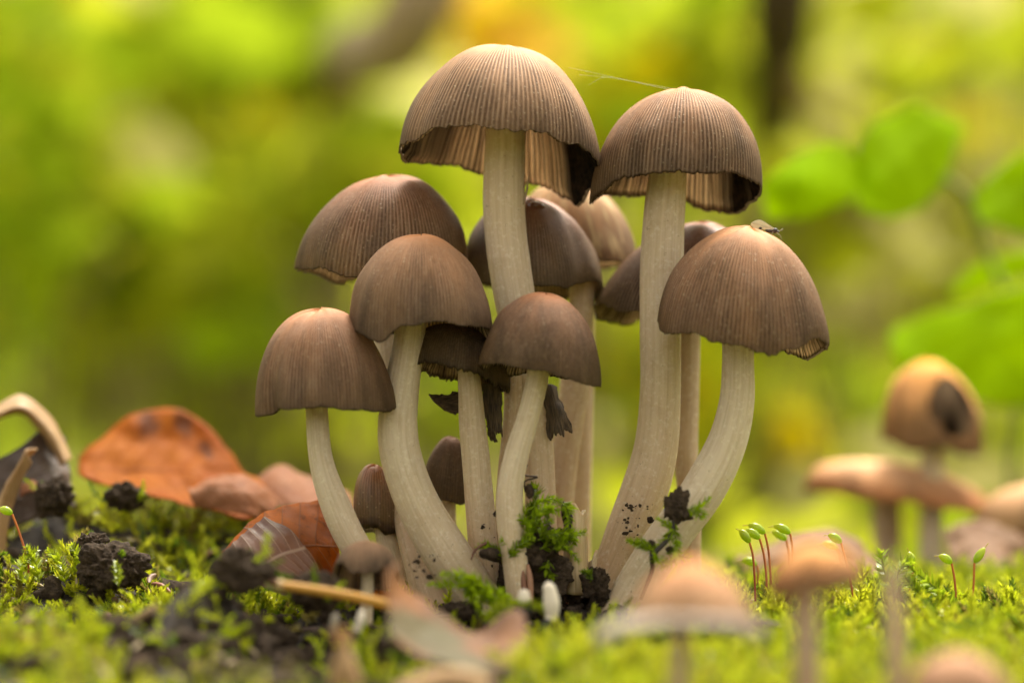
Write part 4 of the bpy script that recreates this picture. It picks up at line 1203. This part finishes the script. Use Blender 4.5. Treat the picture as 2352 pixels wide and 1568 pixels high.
# crumbly earth between the moss cushions, and dry litter on it
re_ = np.random.default_rng(77)
mb, mb3 = MB(), MB()
k = 0
while k < 1500:
    x_, y_ = re_.uniform(-8.6, 2.6), re_.uniform(-9.5, 3.0)
    if moss_mask(np.array(x_), np.array(y_)) > re_.uniform(.0, .55):
        continue
    r = float(re_.choice([.04, .06, .08, .11, .16, .22], p=[.2, .25, .25, .16, .1, .04]))
    v, f = clod_arrays((x_, y_, float(ground_z(x_, y_)) + r * .4), (r, r * re_.uniform(.7, 1.1), r * re_.uniform(.6, .95)), int(re_.integers(0, 999)), .5, ICO2)
    mb.add(v, f)
    k += 1
tag(mb.build('soil_crumbs', M_SOIL), 'loose crumbs of dark earth between the moss at the left', 'soil crumbs', kind='stuff')
for k in range(420):
    x_, y_ = re_.uniform(-9, 9), re_.uniform(-9.5, 4.0)
    if x_ > 1 and re_.uniform() < .75:
        continue
    a_, L_, w_ = re_.uniform(0, 2 * PI), re_.uniform(.12, .5), re_.uniform(.02, .07)
    zz = float(ground_z(x_, y_)) + re_.uniform(.02, .28)
    dv = np.array([math.cos(a_), math.sin(a_), re_.uniform(-.4, .6)]) * L_ / 2
    c0 = np.array([x_, y_, zz])
    pts = crom([c0 - dv, c0 + re_.normal(0, .03, 3), c0 + dv], 5)
    cc = [(.20, .11, .06), (.32, .21, .11), (.10, .06, .04), (.26, .10, .05), (.42, .32, .18)][int(re_.integers(0, 5))]
    mb3.tube(pts, np.array([.4, .9, 1, .9, .4]) * w_, 5, cc, .35)
tag(mb3.build('litter', M_PLAIN), 'dry brown bits of bark, needle and leaf scattered on the moss', 'litter', kind='stuff')

# ------------------------------------------------------------------ moss capsules on red stalks
CAPS = [  # tip, neck, stalk foot, Y, label
    ((1690, 1214), (1722, 1246), (1733, 1320), -.2, 'moss capsule nodding left on an orange stalk, leftmost and lowest of the right tuft'),
    ((1700, 1218), (1745, 1237), (1760, 1320), -.1, 'moss capsule arched left, second of the tuft, overlapping the leftmost'),
    ((1705, 1207), (1757, 1225), (1770, 1320), .1, 'moss capsule behind the second of the tuft, arched left at the top'),
    ((1764, 1210), (1815, 1225), (1822, 1320), .2, 'rightmost and topmost arched moss capsule of the tuft'),
    ((1762, 1222), (1806, 1240), (1815, 1320), .9, 'soft-edged moss capsule below the topmost of the tuft'),
    ((1692, 1290), (1738, 1297), (1740, 1340), 1.4, 'low flat-lying blurred moss capsule under the tuft'),
    ((1892, 1229), (1932, 1246), (1965, 1398), -.5, 'single moss capsule nodding left, above the orange blurred cap'),
    ((1878, 1252), (1922, 1262), (1930, 1330), 2.2, 'blurred pale moss capsule left of the single nodding one'),
    ((2084, 1258), (2096, 1294), (2088, 1370), -.4, 'upright pointed moss capsule over the leaning moss shoot'),
    ((2146, 1277), (2186, 1293), (2197, 1400), -.4, 'moss capsule nodding left between the two upright ones at the right'),
    ((2270, 1247), (2238, 1292), (2222, 1462), -1.0, 'tallest upright moss capsule, pointing up right on a dark red stalk'),
    ((-14, 1172), (28, 1180), (64, 1290), -.5, 'lone moss capsule nodding left at the left edge'),
]
for tip, nk, foot, Y, lb in CAPS:
    t = thing('moss_capsule', P(*foot, Y), lb, 'moss capsule', 'moss capsules on red stalks')
    mid = ((nk[0] * .62 + foot[0] * .38) + 3, nk[1] * .6 + foot[1] * .4)
    c = crom([[*P(*nk, Y)], [*P(*mid, Y)], [*P(*foot, Y)], [*P(foot[0] + 2, foot[1] + 60, Y)]], 40)
    tt = np.linspace(0, 1, 40)[:, None]
    sc_ = np.array([.55, .16, .025]) * (1 - tt) + np.array([.26, .035, .02]) * tt
    MB().tube(c, np.full(40, cm(2.6, Y)), 8, np.repeat(sc_, 8, 0)).build('stalk', M_PLAIN, t)
    a, b = np.array(nk, float), np.array(tip, float)
    dv = b - a
    nodding = abs(dv[0]) > 38 or dv[0] < -25
    up = np.array([0, -1.0])
    cc = a + dv * .5 + up * (np.hypot(*dv) * (.28 if nodding else .05))
    s_ = np.linspace(0, 1, 26)[:, None]
    path = a * (1 - s_) ** 2 + 2 * cc * s_ * (1 - s_) + b * s_ ** 2
    p3 = np.array([[*P(q_[0], q_[1], Y)] for q_ in path])
    ss_ = s_[:, 0]
    r = cm(9.5, Y) * np.clip(np.sin(np.clip(ss_ * 1.32, 0, 1) * PI) ** .62, 0, 1) * (1 - .25 * ss_) + cm(1.6, Y) * (1 - ss_) + .002
    k = 19
    colc = np.array([.40, .58, .02]) * (1 - s_) + np.array([.62, .58, .06]) * s_
    co = MB().tube(p3[:k + 1], r[:k + 1], 12, np.repeat(colc[:k + 1], 12, 0)).build('capsule', M_MOSS, t)
    MB().tube(p3[k:], np.maximum(r[k:], cm(1.0, Y)), 10, (.55, .46, .08)).build('beak', M_MOSS, co)

# ------------------------------------------------------------------ midge on the right cap
t = thing('midge', P(1768, 530, -1.0), 'tiny midge with clear spotted wings on top of the right-hand cap', 'insect')
Ym = -1.0


def z2(zx, zy):          # pixels of the close-up crop -> photograph pixels
    return (2780 + zx / 11.2) / 1.6327, (780 + zy / 11.2) / 1.6327


def zpath(pts, n=16):
    return crom([[*P(*z2(a, b), Ym + dy), cm(w / 18.3)] for a, b, w, dy in pts], n)


c = zpath([(1010, 950, 10, 0), (1060, 945, 70, 0), (1180, 950, 85, 0), (1300, 960, 95, 0), (1440, 950, 110, 0), (1500, 970, 60, 0)], 30)
MB().tube(c[:, :3], c[:, 3], 12, (.045, .034, .03)).build('body', M_PLAIN, t)
c = zpath([(1490, 965, 45, 0), (1540, 985, 50, 0), (1590, 1000, 20, 0)], 10)
MB().tube(c[:, :3], c[:, 3], 10, (.12, .11, .11)).build('head', M_PLAIN, t)
nt = NT('midge_wing')
pr = nt.n('ShaderNodeBsdfPrincipled')
nt.set(pr, 'Base Color', (.62, .58, .42))
nt.set(pr, 'Roughness', .3)
nt.set(pr, 'Alpha', .45)
M_WING = nt.done(pr.outputs[0])


def wing(rows, dy):
    r = [[(*z2(a, b), Ym + dy + k * .01) for a, b in q_] for k, q_ in enumerate(rows)]
    return r


for dy in (-.05, .05):
    w = sheet('wing', wing([[(1380, 850), (1050, 640), (800, 500), (560, 540), (410, 640)], [(1360, 880), (1050, 760), (800, 680), (560, 690), (395, 700)], [(1330, 900), (1020, 900), (800, 900), (560, 870), (430, 760)]], dy), M_WING, t, 24, 12, .004, .0)
    MB().tube([tuple(P(*z2(q_[0], q_[1]), Ym + dy - .012)) for q_ in ((1330, 880), (900, 740), (460, 630))], [cm(.5)] * 3, 4, (.2, .16, .1)).build('wing_vein', M_PLAIN, w)
    c = zpath([(730, 855, 20, dy - .02), (800, 850, 55, dy - .02), (880, 850, 15, dy - .02)], 8)
    MB().tube(c[:, :3], c[:, 3], 8, (.03, .02, .02), .15).build('wing_spot', M_PLAIN, w)
for q_ in [[(1330, 1000, 16, -.04), (1270, 1120, 9, -.06)], [(1410, 1050, 12, .02), (1425, 1110, 9, .03), (1410, 1190, 8, .05)], [(1480, 1050, 12, -.04), (1600, 1130, 8, -.06), (1640, 1170, 7, -.06), (1700, 1340, 6, -.08)], [(880, 910, 9, .03), (780, 945, 8, .05), (740, 960, 7, .06)]]:
    c = zpath(q_, 10)
    MB().tube(c[:, :3], c[:, 3], 6, (.35, .32, .24)).build('leg', M_PLAIN, t)
for q_ in [[(1580, 990, 9, 0), (1640, 945, 7, 0), (1740, 935, 6, 0)], [(1590, 985, 8, .03), (1660, 930, 6, .04), (1760, 850, 5, .06)]]:
    c = zpath(q_, 10)
    MB().tube(c[:, :3], c[:, 3], 6, (.45, .42, .36)).build('antenna', M_PLAIN, t)

# spider silk between the two tallest caps
t = thing('spider_silk', P(1420, 185, 0), 'fine spider silk threads stretched between the two tallest caps', 'spider silk')
for q_ in [[(1305, 155), (1410, 178), (1545, 208)], [(1330, 172), (1410, 180), (1545, 204)], [(1352, 196), (1380, 180), (1410, 178)]]:
    MB().tube(crom([[*P(a, b, .1)] for a, b in q_], 12), np.full(12, .0013), 5, (.6, .57, .45)).build('thread', M_PLAIN, t)
# frayed fibre on the tallest stem
mb = MB()
for q_ in [[(1206, 455, 2), (1212, 425, 2), (1214, 405, 1)], [(1204, 430, 1.5), (1210, 418, 1), (1206, 400, .8)], [(1202, 470, 1.5), (1209, 450, 1.2), (1213, 430, 1)], [(1204, 445, 1), (1212, 436, .8), (1216, 428, .6)]]:
    c = crom([[*P(a, b, .3), cm(w)] for a, b, w in q_], 12)
    mb.tube(c[:, :3], c[:, 3], 5, (.30, .21, .12))
mb.build('frayed_fibre', M_PLAIN, m_big)

# ------------------------------------------------------------------ leafy plant close behind at the right
G_BR, G_MD = (.42, .56, .001), (.33, .46, .002)


M_BROAD = [dead_leaf_material('broad_leaf', tuple(x * 1.0 for x in q_), tuple(x * .8 for x in q_), (.46, .70, .005), tuple(min(1, x * 1.12) for x in q_), 2.0 + k, 6, .8, .04, .7, .3) for k, q_ in enumerate(((.56, .86, .003), (.50, .78, .005)))]


def leaf_sheet(t, rows, col, seed=0):
    return sheet('leaf', rows, M_BROAD[0 if col is G_BR else 1], t, 26, 18, .03, .10, seed=seed, ragged=.05)


t = thing('leafy_plant', P(2300, 1330, 17), 'plant with broad bright green leaves blurred behind the mushrooms at the right', 'plant')
leaf_sheet(t, [[(1748, 420, 15), (1850, 345, 16), (1930, 335, 17), (1985, 390, 17)], [(1752, 450, 15), (1850, 420, 15), (1940, 430, 16), (1990, 430, 17)], [(1755, 500, 15), (1850, 500, 15), (1930, 470, 16), (1985, 450, 17)]], G_BR, 1)
leaf_sheet(t, [[(1960, 390, 17), (2000, 290, 17.5), (2110, 245, 18), (2215, 290, 19)], [(1965, 430, 16.5), (2020, 390, 16.5), (2110, 360, 17), (2200, 340, 18)], [(1970, 480, 16), (2030, 505, 16), (2110, 480, 16.5), (2180, 400, 18)]], G_BR, 2)
leaf_sheet(t, [[(2230, 450, 17), (2290, 385, 17), (2370, 350, 17)], [(2240, 480, 16.5), (2300, 450, 16.5), (2390, 440, 16.5)], [(2250, 500, 16), (2310, 530, 16), (2390, 540, 16)]], G_MD, 3)
leaf_sheet(t, [[(2040, 760, 19), (2130, 720, 19), (2250, 690, 18), (2400, 640, 17)], [(2050, 820, 18), (2150, 800, 18), (2260, 780, 17), (2420, 740, 16.5)], [(2080, 880, 18), (2160, 885, 17), (2280, 930, 16), (2420, 930, 16)]], G_BR, 4)
leaf_sheet(t, [[(2180, 660, 20), (2260, 600, 20), (2400, 560, 20)], [(2190, 690, 20), (2270, 660, 20), (2410, 620, 20)]], G_MD, 5)
for q_ in [[(2330, 1400), (2320, 1100), (2340, 800), (2260, 560), (2190, 420), (1990, 430)], [(2338, 900), (2360, 800), (2380, 740)], [(2250, 540), (2270, 500), (2300, 470)]]:
    MB().tube(crom([[*P(a, b, 18.2)] for a, b in q_], 30), np.full(30, .08), 6, (.18, .22, .03)).build('stem', M_PLAIN, t)

# ------------------------------------------------------------------ the wood behind


def leaf_cloud(mb, centre, spread, n, size, cols, rng, upness=.6):
    """n leaf blades (three quads wide, folded) in an ellipsoid."""
    u = rng.normal(0, 1, (n, 3))
    u /= np.linalg.norm(u, axis=1)[:, None]
    p = np.array(centre) + u * (rng.uniform(0, 1, n) ** (1 / 2.4))[:, None] * np.array(spread)
    nrm = rng.normal(0, 1, (n, 3)) + np.array([0, -.5, upness])
    R = rot_from(nrm, rng.uniform(0, 2 * PI, n))
    Lh = np.array([[-1, 0, 0], [-.45, .42, .08], [.25, .46, .08], [1, 0, -.12], [.25, -.46, .08], [-.45, -.42, .08], [-.45, 0, 0], [.25, 0, 0]])
    f = np.array([[0, 6, 1, 1], [0, 5, 6, 6], [6, 7, 2, 1], [5, 4, 7, 6], [7, 3, 2, 2], [4, 3, 7, 7]])
    tri = np.array([[0, 6, 1], [0, 5, 6], [7, 3, 2], [4, 3, 7], [6, 7, 2], [6, 2, 1], [5, 4, 7], [5, 7, 6]])
    s = size * rng.uniform(.6, 1.25, n) * .5
    v = np.einsum('nij,vj->nvi', R * s[:, None, None], Lh) + p[:, None]
    fc = (tri[None] + (np.arange(n) * 8)[:, None, None]).reshape(-1, 3)
    ci = rng.integers(0, len(cols), n)
    c = np.array(cols)[ci] * rng.normal(1, .12, n)[:, None]
    mb.add(v.reshape(-1, 3), fc, np.repeat(np.clip(c, 0, 1), 8, 0))
    return p


LG, YG, OL, GD, YE, ORG, PCH = (.42, .54, .02), (.52, .55, .025), (.46, .41, .15), (.38, .45, .05), (.76, .60, .004), (.70, .40, .06), (.66, .48, .28)
GS = 'shrubs of the blurred wood'
SHRUBS = [  # label, px, py, Y, half width px, half height px, n, leaf size, colours
    ('bright green shrub blurred along the left edge', 60, 360, 90, 130, 420, 120, 6, [LG, LG, YG]),
    ('yellow-green shrub filling the left background', 330, 560, 105, 250, 330, 105, 8, [YG, LG, YG, OL]),
    ('lime-green shrub at the top left', 560, 70, 110, 230, 110, 90, 8, [LG, YG, LG]),
    ('shrub with yellow autumn leaves left of the tallest mushroom', 520, 330, 120, 80, 70, 26, 7, [YE, YE, YG]),
    ('shrub with peach-coloured autumn leaves, beside the yellow one', 640, 245, 130, 70, 55, 16, 7, [PCH, ORG, OL]),
    ('shrub with orange autumn leaves above the tallest cap', 1130, 60, 140, 110, 80, 34, 7, [ORG, YE, ORG]),
    ('yellow-green shrub between the left and tallest mushrooms', 840, 450, 92, 200, 150, 120, 7, [YG, LG, YG]),
    ('bright lime shrub right above the second tallest cap', 1600, 110, 120, 150, 120, 80, 7, [LG, YG, YG]),
    ('yellow-lime shrub seen between the two tallest caps', 1420, 250, 110, 80, 110, 40, 7, [YG, YE, LG]),
    ('lime shrub at the top right corner', 2150, 90, 140, 240, 120, 100, 8, [LG, YG, YG, OL]),
    ('olive shrub behind the midge', 1880, 540, 95, 190, 150, 90, 7, [OL, YG, OL]),
    ('bright low shrub behind the right stems', 1600, 900, 110, 190, 200, 130, 6, [YG, LG, YE]),
    ('yellow low shrub right of the bent stem', 1800, 1050, 100, 100, 80, 40, 5, [YE, YG]),
    ('yellow-green shrub below the yellow leaves, behind the dark flat-rimmed cap', 540, 620, 95, 190, 230, 80, 6, [YG, LG, YG]),
    ('olive-green shrub behind the gap between the left caps and the orange leaf', 640, 880, 110, 240, 190, 75, 7, [OL, YG, YG]),
    ('lime shrub high on the left beside the yellow leaves', 330, 200, 140, 180, 150, 90, 8, [LG, YG, OL]),
    ('olive-lime shrub between the second tallest cap and the right edge', 2080, 620, 150, 300, 220, 150, 8, [OL, OL, YG]),
    ('olive undergrowth behind the left small mushroom', 600, 900, 140, 220, 150, 60, 7, [OL, YG, OL]),
    ('lime low shrub seen through the middle stems', 1010, 960, 110, 120, 120, 60, 6, [YG, LG]),
    ('green low shrub behind the ochre cap', 2060, 1000, 130, 260, 170, 110, 6, [LG, YG, OL]),
]
rb = np.random.default_rng(23)
for lb, px, py, Y, hw, hh, n_, ls, cols in SHRUBS:
    c = P(px, py, Y)
    gz = float(ground_z(c.x, Y))
    t = thing('shrub', (c.x, Y, gz), lb, 'shrub', GS)
    mb = MB()
    pts = leaf_cloud(mb, c, (cm(hw, Y) * 1.25, cm(hw, Y) * 2.6, cm(hh, Y) * 1.2), int(n_ * .8), ls * .8, cols, rb)
    fo = mb.build('foliage', M_LEAF, t, False)
    mb = MB()
    for q_ in pts[::max(1, len(pts) // 9)]:
        a = np.array([c.x, Y, gz - 1])
        m1 = (a + q_) / 2 + rb.normal(0, 2, 3)
        mb.tube(crom([a, m1, q_], 10), np.linspace(.28, .08, 10), 6, (.16, .13, .05))
    mb.build('stem', M_WOOD, t)

TREES = [('dark leaning tree trunk at the top right', (1800, -330), (1795, 40), (1770, 330), 84, 1.6, (.065, .043, .024)),
         ('grey-brown leaning tree trunk at the top, left of the tallest cap', (1130, -330), (930, 70), (760, 330), 80, 1.7, (.36, .26, .18)),
         ('olive-brown slim trunk right of the dark trunk', (1700, -330), (1840, 200), (1960, 420), 100, .8, (.34, .25, .12))]
for lb, a, b, c_, Y, r, colr in TREES:
    A_, B_, C_ = (np.array(P(*q_, Y)) for q_ in (a, b, c_))
    C_ = np.array(P(c_[0], c_[1], Y + 45))
    foot = C_ + (C_ - B_) / np.linalg.norm(C_ - B_) * 10
    foot = np.array([C_[0] + (C_[0] - B_[0]) * .5, Y + 95, float(ground_z(C_[0], Y + 95)) - 3])
    t = thing('tree', foot, lb, 'tree', 'trees of the blurred wood')
    c = crom([np.append(A_, r * .75), np.append(B_, r), np.append(C_, r * 1.05), np.append(foot, r * 1.4)], 40)
    MB().tube(c[:, :3], c[:, 3], 16, colr).build('trunk', M_WOOD, t)
    mb = MB()
    top = A_ + (A_ - B_) * .2
    leaf_cloud(mb, top + np.array([0, 20, 45]), (60, 50, 40), 160, 8, [LG, YG, OL], rb)
    mb.build('crown', M_LEAF, t, False)
    mb = MB()
    for k in range(5):
        q_ = top + rb.normal(0, 1, 3) * np.array([35, 25, 12]) + np.array([0, 10, 45])
        mb.tube(crom([A_, (A_ + q_) / 2 + rb.normal(0, 4, 3), q_], 10), np.linspace(r * .5, .5, 10), 8, colr)
    mb.build('limb', M_WOOD, t)

mb = MB()
for k in range(300):
    Y = rb.uniform(230, 620)
    px, py = rb.uniform(-2600, 4900), rb.uniform(-400, 1150)
    c = P(px, py, Y)
    sc0 = Y / 300
    leaf_cloud(mb, c, (40 * sc0, 60 * sc0, 34 * sc0), 36, 10 * sc0, random.choice(([LG, YG], [YG, OL], [OL, YG], [LG, OL], [YG, YE, LG])), rb)
o = mb.build('far_wood', M_LEAF, None, False)
mb2 = MB()
for k in range(90):                         # knee-high herbs between the log and the shrubs
    Y = rb.uniform(48, 210)
    xx = rb.uniform(-1, 1) * (Y + 44) * .24
    zz = rb.uniform(-11, -1) + max(0, (Y - 90) * .03)
    leaf_cloud(mb2, (xx, Y, zz), (7, 7, 5), 26, 4.5, random.choice(([YG, OL], [LG, YG], [OL, OL, YG], [YG, LG, OL])), rb)
u_ = mb2.build('undergrowth', M_LEAF, None, False)
tag(u_, 'low leafy undergrowth below the shrubs, blurred olive and green', 'undergrowth', kind='stuff')
tag(o, 'distant sunlit green wood, one soft blur of leaves', 'wood', kind='stuff')
